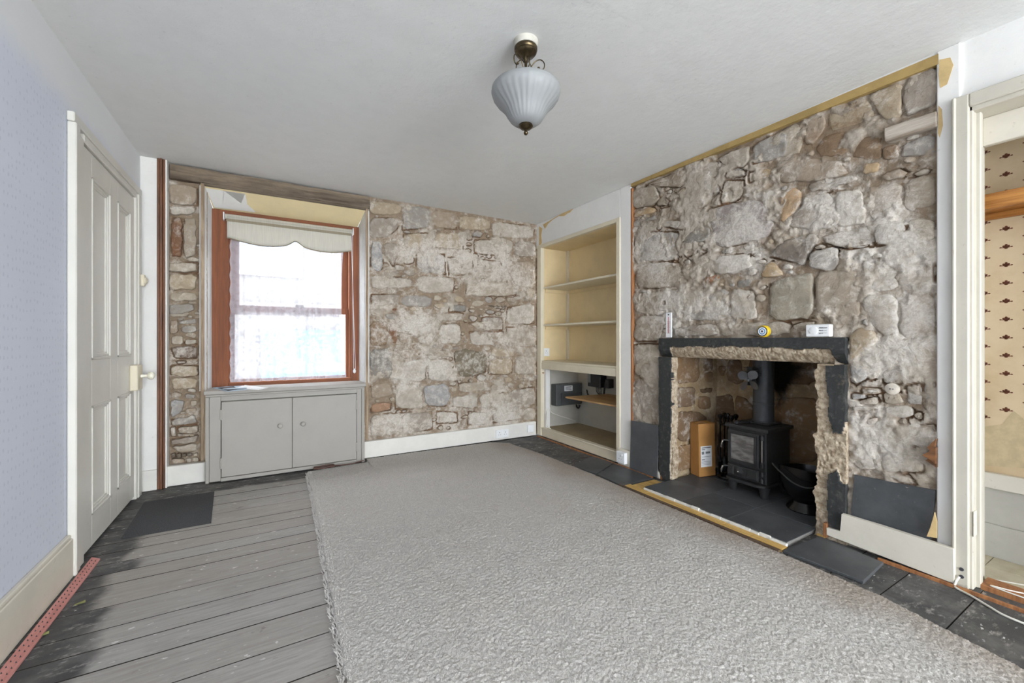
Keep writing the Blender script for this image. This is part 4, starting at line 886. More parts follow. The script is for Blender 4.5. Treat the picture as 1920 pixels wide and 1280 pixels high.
def block(name, y0, y1, z0, z1, depth, paintfn, parent, seed, res=.005, edge=.006, back=.12, edge0=.002, cham=0.0):
    """rough dressed stone facing the room; attribute tint = black paint mask"""
    ny = int((y1-y0)/res)+1; nz = int((z1-z0)/res)+1
    Y, Z = np.meshgrid(np.linspace(y0, y1, ny), np.linspace(z0, z1, nz), indexing='ij')
    wob = fbm(Y, Z, 16, seed, 4)-.5; wob2 = fbm(Y, Z, 60, seed+11, 3)-.5
    pm = paintfn(Y+wob*.03, Z+(fbm(Y, Z, 16, seed+5, 4)-.5)*.03).astype(np.float32)
    H = depth+wob*.006+wob2*.003-(1-pm)*(.010+.012*np.abs(wob2)*2)
    if cham: H = H-cham*np.clip((z0+.055-Z)/.055, 0, 1)**1.3
    Yj = Y.copy(); Zj = Z.copy()
    Yj[0] += (fbm(Z[0], Z[0]*0, 18, seed+1, 4)-.5)*edge0*4; Yj[-1] += (fbm(Z[-1], Z[-1]*0, 18, seed+2, 4)-.5)*edge*4
    V = np.stack([XR-H, Yj, Zj], -1); N = ny*nz; B = V.copy(); B[..., 0] = XR+back
    idx = np.arange(N).reshape(ny, nz); Q = np.stack([idx[:-1, :-1], idx[:-1, 1:], idx[1:, 1:], idx[1:, :-1]], -1).reshape(-1, 4).tolist()
    ring = list(idx[:, 0])+list(idx[-1, 1:])+list(idx[-2::-1, -1])+list(idx[0, -2:0:-1])
    vs = V.reshape(-1, 3).tolist(); off = len(vs); Bf = B.reshape(-1, 3)
    vs += [Bf[i].tolist() for i in ring]; n = len(ring)
    for i in range(n): Q.append((ring[i], ring[(i+1) % n], off+(i+1) % n, off+i))
    me = bpy.data.meshes.new(name); me.from_pydata(vs, [], Q); me.update(); me.polygons.foreach_set('use_smooth', [True]*len(me.polygons)); me.set_sharp_from_angle(angle=math.radians(50))
    a = np.concatenate([pm.ravel(), np.zeros(n)]); setattrc(me, 'tint', np.stack([a, a, a, np.ones_like(a)], -1))
    return link(name, me, m_jamb, parent)
def polymask(pts_list):
    polys = [[OX(*p, XR-.04) for p in q] for q in pts_list]
    def f(Y, Z):
        m = np.zeros(Y.shape, bool)
        for q in polys: m |= inpoly(Y, Z, q)
        return m
    return f
LNT = (.934, 2.052, .880, 1.012)
block('lintel', *LNT, .040, polymask([[(1230, 620), (1600, 620), (1600, 695), (1566, 682), (1556, 655), (1480, 652), (1400, 650), (1330, 650), (1255, 651), (1252, 680), (1230, 680)]]), fp, 3, back=.20, cham=.045)
block('jamb', 1.944, 2.052, 0.0, .878, .036, polymask([[(1230, 660), (1258, 664), (1258, 740), (1256, 800), (1254, 905), (1230, 905)]]), fp, 8, back=.03, edge=.002, edge0=.006)
block('jamb', .934, 1.062, 0.0, .878, .036, polymask([[(1548, 684), (1600, 684), (1600, 770), (1583, 790), (1575, 812), (1560, 814), (1551, 770)], [(1551, 888), (1566, 880), (1580, 906), (1600, 910), (1600, 1010), (1549, 1005)]]), fp, 13, edge=.012, back=.04)
# hearth
he = thing('hearth', 'slate tiled hearth with a white grout edge', 'hearth', (2.4, 1.5, 0))
HX0, HY0, HY1, HZ = 2.145, 1.062, 1.945, .030
prism('screed', [(HX0+.006, HY0+.004), (HX0+.006, HY1-.004), (FBX-.02, CY1-.01), (FBX-.02, CY0+.01), (XR-.03, CY0+.08)], 'z', 0, .0265, plain('grey_screed', S(120, 117, 112), .9), he)
ty = [HY0, 1.367, 1.649, HY1]; tx = [HX0, 2.44, 2.70, 2.955]
for i in range(3):
    for j in range(3):
        y0, y1 = ty[j], ty[j+1]
        if i > 0: y0 = max(y0, CY0+.085) if j == 0 else y0; y1 = y1
        box('slate_tile', tx[i]+.0022, tx[i+1]-.0022, y0+.0022, y1-.0022, .0268, HZ, m_slate, he, .0015)
bm = bmesh.new(); y = HY0
while y < HY1:
    l = .03+rng.random()*.05; bbox(bm, HX0-.004-rng.random()*.006, HX0+.008, y, min(y+l, HY1), .006, .022+rng.random()*.008, .002); y += l
setp(finish('grout_edge', bm, paint('white_grout', S(224, 222, 214), .9), he), 'ragged white grout along the hearth edge')
ORD = ['first', 'second', 'third', 'fourth', 'fifth', 'sixth', 'seventh']
yy = [1.055, 1.209, 1.36, 1.509, 1.70, 1.885, 2.06]
for a, b in zip(yy, yy[1:]):
    t = thing('hearth_border_block', 'yellow timber block edging the hearth front, '+ORD[yy.index(a)]+' from the right jamb', 'timber block', (2.11, (a+b)/2, 0), None, 'yellow timber blocks edging the hearth')
    box('block', 2.086, 2.136, a+.0015, b-.0015, 0.0005, .014+rng.random()*.002, m_yel, t, .001)
for (x0, x1, y0, y1, lb) in ((2.15, 2.36, 1.957, 2.045, 'yellow timber piece left of the hearth beside the jamb'), (2.42, 2.452, 1.02, 1.058, 'small yellow timber piece right of the hearth by the jamb foot')):
    t = thing('hearth_end_block', lb, 'timber block', ((x0+x1)/2, (y0+y1)/2, 0)); box('block', x0, x1, y0, y1, .0005, .012, m_yel, t, .001)
db = thing('dark_edge_batten', 'thin dark brown batten between carpet and hearth timbers', 'batten', (2.085, 1.55, 0)); box('batten', 2.063, 2.084, 1.06, 2.10, .0005, .013, wood('dark_batten', S(104, 84, 66), S(74, 58, 46), 1), db, .001)

# ------------------------------------------------------------------ stove and what stands around it
st = thing('wood_stove', 'small black cast iron wood stove with glazed door and flue', 'stove', (2.735, 1.525, HZ), 0.0)
def sb(name, x0, x1, y0, y1, z0, z1, mat=m_iron, par=None, bev=.004): return box(name, x0, x1, y0, y1, z0, z1, mat, par or st, bev, 2)
# local axes: -x is the front, y along the wall
bd = sb('body', -.135, .135, -.122, .122, .085, .405, bev=.006)
sb('top_plate', -.150, .150, -.138, .138, .405, .428, bev=.006)
prism('base_ledge', [(-.175, -.09), (-.175, .09), (-.155, .125), (.135, .135), (.135, -.135), (-.155, -.125)], 'z', .070, .086, m_iron, st, .003)
for (x, y) in ((-.12, -.10), (-.12, .10), (.11, -.10), (.11, .10)):
    lathe('leg', [(.020, 0), (.022, .008), (.026, .04), (.034, .072)], m_iron, st, (x, y, 0), 12)
dr = sb('door', -.150, -.134, -.082, .118, .178, .392, bev=.008)
bm = bmesh.new(); pts = []
for k, (cy, cz) in enumerate(((-.035, .345), (.083, .345), (.083, .238), (-.035, .238))): pass
bbox(bm, -.1525, -.149, -.058, .092, .205, .368, .002); finish('glass', bm, m_sglass, dr)
boxes('glass_frame', [(-.156, -.149, -.066, -.056, .198, .375), (-.156, -.149, .090, .100, .198, .375), (-.156, -.149, -.066, .100, .366, .376), (-.156, -.149, -.066, .100, .197, .207)], m_iron, dr, .002)
ad = sb('ash_door', -.152, -.134, -.082, .118, .098, .168, bev=.004)
lathe('air_dial', [(.026, 0), (.026, -.006), (.012, -.012), (.005, -.016), (0, -.016)], m_iron, ad, (-.152, .035, .134), 18, 'x')
lathe('dial_stud', [(.004, 0), (.005, -.004), (0, -.007)], m_chrome, ad, (-.168, .035, .136), 8, 'x')
for a, b in ((-.075, -.01), (.075, .112)): box('ash_panel', -.156, -.150, a, b, .104, .160, m_iron, ad, .003)
hg = sb('hinge_recess', -.139, -.134, -.116, -.088, .10, .395, m_blackplastic, None, .002)
lathe('hinge_rod', [(.003, .215), (.003, .37)], m_chrome, hg, (-.146, -.102, 0), 8)
for z in (.205, .37): lathe('hinge_knuckle', [(.004, -.014), (.010, -.012), (.010, .010), (.006, .014), (.004, .02)], m_iron, hg, (-.147, -.102, z), 10)
for z in (.11, .15): lathe('hinge_knuckle', [(.004, -.012), (.010, -.010), (.008, .010), (.005, .014)], m_iron, hg, (-.147, -.102, z), 10)
for z, p in ((.315, dr), (.15, ad)):
    h = tube('handle', [(-.147, .112, z), (-.165, .128, z+.004), (-.172, .136, z-.004)], .005, m_iron, p, 8)
    tube('handle_grip', [(-.172, .136, z), (-.176, .140, z-.02), (-.170, .146, z-.045)], lambda t: .006-.001*t, m_chrome, h, 8)
fluep = lathe('flue_pipe', [(.066, .428), (.066, .445), (.060, .447), (.060, .55), (.062, .552), (.062, .565), (.060, .567), (.060, 1.4)], plain('dark_grey_flue', S(74, 76, 78), .5, .3), st, (.055, 0, 0), 28)
boxes('flue_collar', [(-.02, .13, -.075, .075, .428, .438)], m_iron, st, .003)
tl = thing('stove_lid_lifter', 'black lifting tool lying on the stove top', 'tool', (2.66, 1.58, HZ+.428), 0.3)
tube('bar', [(-.05, .03, .008), (-.01, .0, .010), (.05, -.03, .008)], .006, m_blackplastic, tl, 8); boxes('grip', [(-.065, -.03, .018, .042, .0005, .022)], m_blackplastic, tl, .005); lathe('end', [(.004, 0), (.012, .002), (.012, .016), (.004, .02)], m_blackplastic, tl, (.05, -.03, 0), 10)
fan = thing('stove_fan', 'grey four bladed fan clipped to the flue pipe', 'fan', (2.66, 1.549, .74), 0.0)
lathe('hub', [(.004, -.012), (.010, -.008), (.010, .012), (.006, .03)], m_alu, fan, (0, 0, 0), 14, 'x')
for k in range(4):
    a = math.radians(38+k*90); bm = bmesh.new(); n = 14; top = []; bot = []
    for i in range(n):
        t = 2*math.pi*i/n; rr = .044+.034*math.cos(t); ww = .026*math.sin(t)*(1.0 if math.cos(t) > -.3 else .7)
        y, z = rr*math.cos(a)-ww*math.sin(a), rr*math.sin(a)+ww*math.cos(a); x = ww*.5
        top.append(bm.verts.new((x-.001, y, z))); bot.append(bm.verts.new((x+.001, y, z)))
    bm.faces.new(top); bm.faces.new(bot[::-1])
    for i in range(n): bm.faces.new((top[i], top[(i+1) % n], bot[(i+1) % n], bot[i]))
    finish('blade', bm, m_alu, fan)
sb_ = boxes('motor_block', [(.03, .062, -.03, .03, -.03, .05)]+[(.028, .060, -.05, .05, .03+.012*k, .034+.012*k) for k in range(5)]+[(.034, .066, -.006, .03, -.035, .085)], m_iron, fan, .001)
setp(lathe('bracket', [(.006, .055), (.006, .085)], m_iron, fan, (0, -.015, 0), 8, 'x'), None)
# cardboard box
cb = thing('cardboard_box', 'tall brown cardboard box with a white printed label', 'box', (2.622, 1.874, HZ), 0.0)
cb.rotation_euler = (0, -.02, math.radians(-15))
w, d, h = .138, .092, .372
box('carton', 0, w, 0, d, 0.0015, h, m_card, cb, .003)
boxes('flap', [(-.001, w+.002, -.001, d*.5, h, h+.003), (.004, w, d*.5+.001, d, h+.001, h+.005)], m_card, cb, 0)
lb = setp(box('label', .014, .106, -.0012, .001, .070, .218, m_paper, cb, 0), 'white shipping label')
boxes('print', [(x0, x1, -.0018, -.001, z0, z1) for x0, x1, z0, z1 in [(.022, .098, .203, .210), (.022, .05, .190, .197), (.022, .042, .160, .180), (.054, .092, .164, .178), (.022, .098, .142, .144), (.022, .046, .120, .126), (.022, .096, .106, .108), (.022, .096, .096, .098), (.022, .096, .086, .088)]], m_greyprint, lb, 0)['kind'] = 'stuff'
box('tape', w*.42, w*.58, -.0008, d, h+.0048, h+.0056, plain('brown_tape', S(176, 130, 76), .3), cb, 0)
# fire irons
fi = thing('fire_iron_set', 'black fire iron stand with ball topped tools', 'fire irons', (2.80, 1.775, HZ), 0.2)
fi.scale = (1.2, 1.2, 1.11)
lathe('base', [(.058, 0), (.06, .006), (.055, .014), (.02, .02), (.012, .03)], m_blackgloss, fi, (0, 0, 0), 20); lathe('stem', [(.007, .02), (.007, .37), (.012, .375), (.016, .39), (.010, .405), (0, .41)], m_blackgloss, fi, (0, 0, 0), 12)
lathe('ring', [(.036, .33), (.042, .333), (.042, .337), (.036, .34)], m_blackgloss, fi, (0, 0, 0), 16)
for k in range(4):
    a = math.radians(45+90*k); x, y = .045*math.cos(a), .045*math.sin(a)
    o = lathe('tool_handle', [(.004, .06), (.004, .34), (.008, .345), (.006, .37), (.013, .382), (.015, .392), (.009, .402), (0, .405)], m_blackgloss, fi, (x, y, 0), 10)
    if k % 2: box('shovel_blade', x-.03, x+.03, y-.004, y+.004, .025, .10, m_blackgloss, o, .003)
    else: lathe('brush_head', [(.016, .03), (.024, .05), (.020, .10), (.006, .12)], m_blackplastic, o, (x, y, 0), 12)
# coal scuttle
sc_c = (2.655, 1.215)
cs_ = thing('coal_scuttle', 'black enamel coal scuttle with wire handle beside the stove', 'coal scuttle', (sc_c[0], sc_c[1], HZ), 0.0)
prof = [(.092, 0), (.096, .006), (.090, .018), (.070, .040), (.066, .05), (.078, .07), (.112, .11), (.128, .16), (.130, .20)]
bm = bmesh.new(); lathe_bm(bm, prof+[(.132, .225), (.128, .226), (.122, .2), (.118, .16), (.10, .11), (.06, .075), (0, .07)], (0, 0, 0), 36)
for v in bm.verts:
    if v.co.z > .12: v.co.z += max(0, -v.co.x+v.co.y*.0)*.25*(v.co.z-.12)/.1+.0
    if v.co.z > .1: v.co.x *= 1.0+(v.co.z-.1)*.5
finish('bucket', bm, m_blackgloss, cs_, True, 50)
tube('handle', [(-.02, .135, .205), (-.10, .13, .245), (-.155, .06, .225), (-.17, -.02, .185), (-.14, -.09, .175), (-.02, -.135, .205)], .004, m_iron, cs_, 8, 6)
lathe('handle_lug', [(.010, 0), (.010, .012)], m_blackgloss, cs_, (-.02, .126, .20), 10, 'y')

# ------------------------------------------------------------------ under the window: cupboard, sill papers
cu = thing('window_cupboard', 'grey white cupboard with two knobbed doors under the window', 'cupboard', (.15, 3.56, 0))
KX0, KX1, KY, KZ = -.378, .674, 3.548, .648
boxes('frame_post', [(KX0, KX0+.022, KY-.008, KY+.07, .008, KZ-.045), (KX0+.0221, KX0+.088, KY, KY+.07, .012, KZ-.045)], m_cab, cu, .003)
boxes('frame_post', [(KX1-.022, KX1, KY-.008, KY+.07, .008, KZ-.04), (KX1-.060, KX1-.0221, KY, KY+.07, .012, KZ-.04)], m_cab, cu, .003)
box('frame_rail', KX0+.088, KX1-.06, KY+.001, KY+.07, KZ-.078, KZ-.04, m_cab, cu, .002)
box('foot_rail', KX0+.088, KX1-.06, KY-.004, KY+.07, .008, .034, m_cab, cu, .002)
prism('sill', [(KX0-.008, KY-.022), (KX1+.01, KY-.022), (KX1+.016, YF), (FX1, FY+.012), (FX0, FY+.012), (KX0-.008, YF)], 'z', KZ-.028, KZ, m_cab, cu, .004)
box('sill_moulding', KX0, KX1, KY-.014, KY+.06, KZ-.044, KZ-.0285, m_cab, cu, .004)
mid = OY(548, 800, KY)[0]
for (a, b, kx, hs) in ((KX0+.093, mid-.0015, OY(525.5, 789, KY)[0], KX0+.090), (mid+.0015, KX1-.064, OY(568, 788, KY)[0], KX1-.062)):
    d = box('cupboard_door', a, b, KY-.014, KY+.006, .040, KZ-.082, m_cab, cu, .002)
    lathe('knob', [(.006, 0), (.007, -.008), (.015, -.014), (.017, -.022), (.012, -.028), (0, -.030)], m_cab, d, (kx, KY-.014, .365), 20, 'y')
    for z in (.44, .10): box('hinge', hs-.006, hs+.006, KY-.018, KY-.004, z, z+.075, m_cab, d, .002)
box('carcass', KX0+.03, KX1-.03, KY+.07, KY+.11, .0, KZ-.05, m_compart, cu, 0)
pz = KZ
for i, (q, mat, lab) in enumerate([
    ([(398, 727), (452, 722), (482, 729), (425, 734)], m_paperblue, 'blue grey leaflet lying on the window sill, lowest of three'),
    ([(440, 728), (460, 722), (503, 727), (484, 731)], m_paper, 'white open leaflet on the sill, the rightmost paper'),
    ([(408, 727), (438, 724), (445, 729), (428, 732)], m_dot, 'small dark leaflet on top of the sill papers')]):
    z = pz+.0006+i*.0022
    t = thing('leaflet', lab, 'paper', (*OZ(*q[0], z), z), None, 'papers on the window sill')
    prism('sheet', [OZ(*p, z) for p in q], 'z', z, z+.0018, mat, t)
env = thing('envelope', 'pale envelope overhanging the front of the window sill', 'envelope', (*OZ(440, 735, pz), pz))
e0, e1 = OY(416, 733, KY-.026)[0], OY(463, 733, KY-.026)[0]
prism('sheet', [(e0, KY-.03), (e1, KY-.03), (e1-.01, KY+.03), (e0+.005, KY+.03)], 'z', pz+.0074, pz+.009, m_paperblue, env)

# ------------------------------------------------------------------ blind and net curtain
bd_ = thing('roller_blind', 'cream roller blind rolled up with a scalloped beige edged hem', 'blind', (.16, 3.77, 1.85))
BX0, BX1, BY = -.282, .615, 3.765
lathe('roller', [(.019, BX0), (.019, BX1)], m_blind, bd_, (0, BY+.012, 1.925), 20, 'x')
for x in (BX0-.012, BX1+.004): box('bracket', x, x+.008, BY-.012, FY+.001, 1.895, 1.952, m_plug, bd_, .002)
def sheet(name, fn, nx, nz, mat, parent, th=.0015):
    vs = []; fs = []
    for i in range(nx+1):
        for j in range(nz+1): vs.append(fn(i/nx, j/nz))
    for i in range(nx):
        for j in range(nz): a = i*(nz+1)+j; fs.append((a, a+nz+1, a+nz+2, a+1))
    o = mesh(name, vs, fs, mat, parent, True)
    if th: m = o.modifiers.new('thickness', 'SOLIDIFY'); m.thickness = th
    return o
def hem(u):
    c = abs(u-.52)/.5
    return 1.755+.0-.030*math.cos(min(1, c/.9)*math.pi*.0)*0 - (.035*math.sin(min(1, c*1.0)*math.pi) if c < 1 else 0)+.028*math.exp(-(c/.10)**2)+.006
box('pelmet_strip', BX0+.008, BX1-.008, BY-.012, BY-.006, 1.885, 1.905, m_blindtrim, bd_, .001)
sheet('fabric', lambda u, v: (BX0+.012+u*(BX1-BX0-.02), BY-.006-.002*math.sin(v*3), 1.925-v*(1.925-hem(u))), 60, 6, m_blind, bd_)
tube('hem_braid', [(BX0+.012+u*(BX1-BX0-.02), BY-.008, hem(u)) for u in [i/80 for i in range(81)]], .0042, m_blindtrim, bd_, 6)
tube('pull_cord', [(BX1+.003, BY-.006, 1.92), (BX1+.004, BY-.006, 1.3), (BX1+.012, BY-.006, .74)], .0018, m_plug, bd_, 6)
tube('pull_cord', [(BX1-.008, BY-.004, 1.92), (BX1+.008, BY-.006, 1.3), (BX1+.026, BY-.006, .75)], .0018, m_plug, bd_, 6)
lathe('cord_cleat', [(.004, 0), (.010, .006), (.012, .022), (.006, .036), (.003, .04)], m_plug, bd_, (BX1+.018, BY-.004, .715), 10)
nc = thing('net_curtain', 'white lace net curtain hanging in front of the sash window', 'curtain', (.15, 3.815, 1.2))
NX0, NX1 = -.254, .560
folds = [(.10, .010), (.23, .014), (.31, .012), (.36, .012), (.44, .01), (.57, .014), (.62, .012), (.66, .01), (.72, .014), (.78, .012), (.93, .012)]
def net(u, v):
    w = sum(a*math.exp(-((u-c)/.014)**2)*1.5 for c, a in folds)+.004*math.sin(u*42+1)+.003*math.sin(u*91)
    right = NX1-.0-.030*math.sin(v*math.pi*.9)+.025*v*v
    x = NX0+u*(right-NX0)+.006*math.sin(v*3+u*9)*(1-abs(2*u-1))
    bott = .678
    return (x+(.004*math.sin(v*70) if u == 0 else 0), FY+.012-w*(.6+.4*v), 1.9-v*(1.9-bott))
sheet('net', net, 220, 60, m_net, nc, 0)
tube('curtain_wire', [(-.26, FY+.012, 1.9), (.61, FY+.012, 1.9)], .002, m_plug, nc, 6)

# ------------------------------------------------------------------ ceiling light
lp = thing('ceiling_light', 'frosted ribbed glass bowl light with dark bronze scrolls', 'ceiling light', (.905, 1.44, CEIL), 0.0)
lathe('ceiling_rose', [(.050, 0), (.050, -.010), (.046, -.024)], plain('cream_rose', S(196, 192, 180), .6), lp, (0, 0, 0), 28)
lathe('canopy', [(.043, -.024), (.047, -.028), (.047, -.036), (.043, -.041), (.044, -.046), (.036, -.056), (.016, -.064), (.010, -.074), (.007, -.083)], m_brass, lp, (0, 0, 0), 28)
lathe('stem', [(.006, -.07), (.006, -.30), (.009, -.32)], m_brass, lp, (0, 0, 0), 12)
for k in range(3):
    a = math.radians(-40+120*k); pts = [(.006, -.165), (.013, -.125), (.032, -.092), (.056, -.080), (.074, -.094), (.074, -.116), (.060, -.124), (.052, -.114)]
    sc1 = tube('scroll', [(r*math.cos(a), r*math.sin(a), z) for r, z in pts], .0022, m_brass, lp, 7, 6)
    lathe('scroll_ball', [(0, -.006), (.005, -.003), (.006, 0), (.005, .003), (0, .006)], m_brass, sc1, (.052*math.cos(a), .052*math.sin(a), -.114), 10)
    a += math.radians(60); tube('scroll', [(r*math.cos(a), r*math.sin(a), z) for r, z in [(.007, -.085), (.018, -.072), (.032, -.080), (.040, -.100), (.034, -.118), (.026, -.116)]], .0020, m_brass, lp, 7, 6)
prof = [(.022, -.341), (.046, -.336), (.064, -.322), (.076, -.304), (.084, -.288), (.098, -.270), (.120, -.248), (.134, -.229), (.1405, -.210), (.139, -.197), (.133, -.190)]
inner = [(r-.003, z+.001) for r, z in prof[::-1]]
rip = lambda t, h: (.014*math.sin(t*30) if h < -.21 else .0)*min(1, max(0, (-h-.21)/.03))
lathe('shade', prof+inner, m_frost, lp, (0, 0, 0), 120, 'z', rip, 60)
lathe('lamp_bulb', [(.008, -.34), (.010, -.33), (.013, -.325), (.013, -.26), (.008, -.25), (0, -.249)], plain('bulb_white', S(240, 236, 214), .5), lp, (.012, 0, .004), 12)
lathe('finial', [(.008, -.336), (.028, -.340), (.029, -.346), (.022, -.354), (.010, -.358), (.006, -.361), (.006, -.365), (.009, -.370), (.009, -.374), (.005, -.380), (0, -.382)], m_brass, lp, (0, 0, 0), 24)

# ------------------------------------------------------------------ on the mantel
MX, MZ = XR-.022, LNT[3]+.004
th_ = thing('wall_thermometer', 'narrow white thermometer strip standing on the mantel left end', 'thermometer', (MX, 2.01, MZ))
y0, y1 = OX(1260, 632, MX)[0], OX(1249, 632, MX)[0]; zt = OX(1254, 586, MX)[1]
pl = box('plate', MX-.004, MX+.003, y0, y1, MZ, zt, m_plug, th_, .002)
box('tube', MX-.006, MX-.003, (y0+y1)/2-.002, (y0+y1)/2+.002, MZ+.03, zt-.03, plain('red_spirit', S(190, 60, 50), .3), pl, .001)
boxes('scale_print', [(MX-.0048, MX-.0038, (y0+y1)/2+s*.008-.004, (y0+y1)/2+s*.008+.004, MZ+.03+.009*k, MZ+.0325+.009*k) for k in range(10) for s in (-1, 1)], m_greyprint, pl, 0)['kind'] = 'stuff'
lathe('bulb', [(.005, 0), (.005, -.003), (0, -.004)], plain('dark_bulb', S(90, 90, 96), .4), pl, ((MX-.004), (y0+y1)/2, zt-.014), 10, 'x')
c = OX(1431.5, 623.5, MX-.012)
tm = thing('tape_measure', 'round yellow tape measure with a blue eye disc on the mantel', 'tape measure', (MX, c[0], MZ))
r_ = .034
lathe('case', [(r_*.8, .012), (r_, .006), (r_, -.014), (r_*.86, -.020)], m_yplast, tm, (MX-.004, c[0], MZ+r_-.002), 24, 'x')
rings = [(.84, .021, m_dot), (.68, .0215, m_paper), (.52, .022, m_blue), (.34, .0225, m_paper), (.18, .023, m_dot)]
for f_, h_, mm in rings: lathe('disc', [(r_*f_, -.018), (r_*f_, -h_)], mm, tm, (MX-.004, c[0], MZ+r_-.002), 20, 'x')
co = thing('carbon_monoxide_alarm', 'white rectangular carbon monoxide alarm on the mantel', 'alarm', (MX, 1.1, MZ))
y0, y1 = OX(1559, 631, MX-.015)[0], OX(1513, 631, MX-.015)[0]; zt = OX(1536, 608, MX-.015)[1]
cc = box('case', MX-.030, MX+.006, y0, y1, MZ, zt, m_plug, co, .006, 3)
lathe('test_button', [(.020, 0), (.020, -.003), (.016, -.004)], m_plug, cc, (MX-.030, y1-.038, (MZ+zt)/2), 22, 'x')
for k in range(3): lathe('indicator', [(.0028, 0), (.0028, -.0015)], m_dot, cc, (MX-.030, y1-.066, (MZ+zt)/2+.014-.014*k), 8, 'x')
boxes('print', [(MX-.0306, MX-.0298, y0+.012, y0+.045, zt-.020, zt-.016)]+[(MX-.0306, MX-.0298, y0+.014, y0+.05, MZ+.018+.012*k, MZ+.0195+.012*k) for k in range(3)]+[(MX-.0306, MX-.0298, y1-.078, y1-.072, (MZ+zt)/2+.012-.014*k, (MZ+zt)/2+.016-.014*k) for k in range(3)], m_greyprint, cc, 0)['kind'] = 'stuff'

# ------------------------------------------------------------------ slates
def slab(name, label, corners, th, group=None):
    c = [Vector(p) for p in corners]; o = thing(name, label, 'slate tile', tuple(c[0]), None, group)
    quadslab('slab', *c, th, m_slate, o); return o
slab('leaning_slate', 'dark slate tile leaning against the wall left of the fireplace', [(2.408, 2.058, .012), (2.408, 2.318, .012), (2.424, 2.318, .378), (2.424, 2.058, .386)], -.008)['group'] = 'leaning slates'
slab('leaning_slate', 'dark slate tile leaning behind the skirting right of the fireplace', [(2.422, .645, .03), (2.422, .922, .03), (2.440, .905, .350), (2.440, .622, .362)], .010)['group'] = 'leaning slates'
q = [(a, b-.022) for a, b in (OZ(*p, .012) for p in [(1458, 1028), (1607, 1085), (1645, 1050), (1528, 1002)])]
t = thing('loose_slate', 'loose black slate tile on the floor right of the hearth', 'slate tile', (*q[0], 0)); prism('slab', q, 'z', .0005, .014, m_slate, t, .002)
LS = [[(1072, 873), (1110, 855), (1153, 866), (1118, 888)], [(1120, 889), (1155, 867), (1225, 897), (1168, 911)]]
for q_, lab in zip(LS, ('flat slate tile on the floor in front of the open cupboard', 'flat slate tile on the floor beside the surface socket')):
    q = [OZ(*p, .006) for p in q_]; t = thing('floor_slate', lab, 'slate tile', (*q[0], 0)); prism('slab', q, 'z', .0005, .007, m_slate, t, .001)

# ------------------------------------------------------------------ carpet
def Lx(y): return float(np.interp(y, [-4.2, 1.295, 1.753, 2.361, 3.474], [.10, .193, .207, .228, .252]))
def Rx(y): return float(np.interp(y, [-4.2, .3, .68, .87, 1.1, 1.9, 2.4, 3.0, 3.45], [1.85, 1.962, 2.050, 2.056, 2.056, 2.056, 2.066, 2.05, 2.00]))
def Ye(x): return float(np.interp(x, [.2, .45, .655, .69, 1.85, 2.05], [3.475, 3.51, 3.525, 3.615, 3.595, 3.43]))
cp = thing('carpet', 'grey beige cut pile carpet with a frayed left edge', 'carpet', (1.1, 1.2, 0))
NXc, Y0 = 440, -4.15
ynom = np.concatenate([np.linspace(Y0, -.2, 40)[:-1], np.linspace(-.2, 3.6, 900)]); NYc = len(ynom)-1
tt = (ynom-Y0)/(3.6-Y0); uu = np.linspace(0, 1, NXc+1); lx = np.array([Lx(y) for y in ynom]); rx = np.array([Rx(y) for y in ynom])
X = lx[None, :]+uu[:, None]*(rx-lx)[None, :]
ye = np.interp(X, [.2, .45, .69, .705, 1.85, 2.05], [3.475, 3.505, 3.515, 3.615, 3.595, 3.43])
Y = np.where(ynom[None, :] < 3.3, ynom[None, :], 3.3+(ynom[None, :]-3.3)*(ye-3.3)/.3)
rs = np.random.RandomState(5)
X = X+(rs.rand(*X.shape)-.5)*.003; Y = Y+(rs.rand(*Y.shape)-.5)*.003
X[0] += (fbm(Y[0], Y[0]*0+3, 30, 4, 3)-.5)*.02
Z = .009+rs.rand(*X.shape)*.0042+(fbm(X, Y, 110, 20, 2)-.5)*.002+(fbm(X, Y, 9, 22, 4)-.5)*.004
Z[0] = .002; Z[-1] = .001; Z[:, -1] = .001
V = np.stack([X, Y, Z], -1).reshape(-1, 3); n2 = NYc+1
I, J = np.meshgrid(np.arange(NXc), np.arange(NYc), indexing='ij'); a = (I*n2+J).ravel()
Q = np.stack([a, a+n2, a+n2+1, a+1], -1)
me = bpy.data.meshes.new('pile'); me.vertices.add(len(V)); me.vertices.foreach_set('co', V.astype(np.float32).ravel())
me.loops.add(Q.size); me.loops.foreach_set('vertex_index', Q.astype(np.int32).ravel()); me.polygons.add(len(Q)); me.polygons.foreach_set('loop_start', np.arange(0, Q.size, 4, dtype=np.int32))
me.polygons.foreach_set('use_smooth', [True]*len(Q)); me.update(calc_edges=True); link('pile', me, m_carpet, cp)['kind'] = 'stuff'
vs, fs = [], []
for k in range(4200):
    y = .2+(3.46-.2)*rs.rand(); x = Lx(y)+(rs.rand()-.30)*.05; h = .008+rs.rand()*.012; dx = -rs.rand()*.014+.003; dy = (rs.rand()-.5)*.014; w = .0022
    b = len(vs); vs += [(x-w, y-w, .001), (x+w, y-w, .001), (x, y+w, .001), (x+dx, y+dy, h)]; fs += [(b, b+1, b+3), (b+1, b+2, b+3), (b+2, b, b+3)]
mesh('pile_fringe', vs, fs, m_carpet, cp)['kind'] = 'stuff'

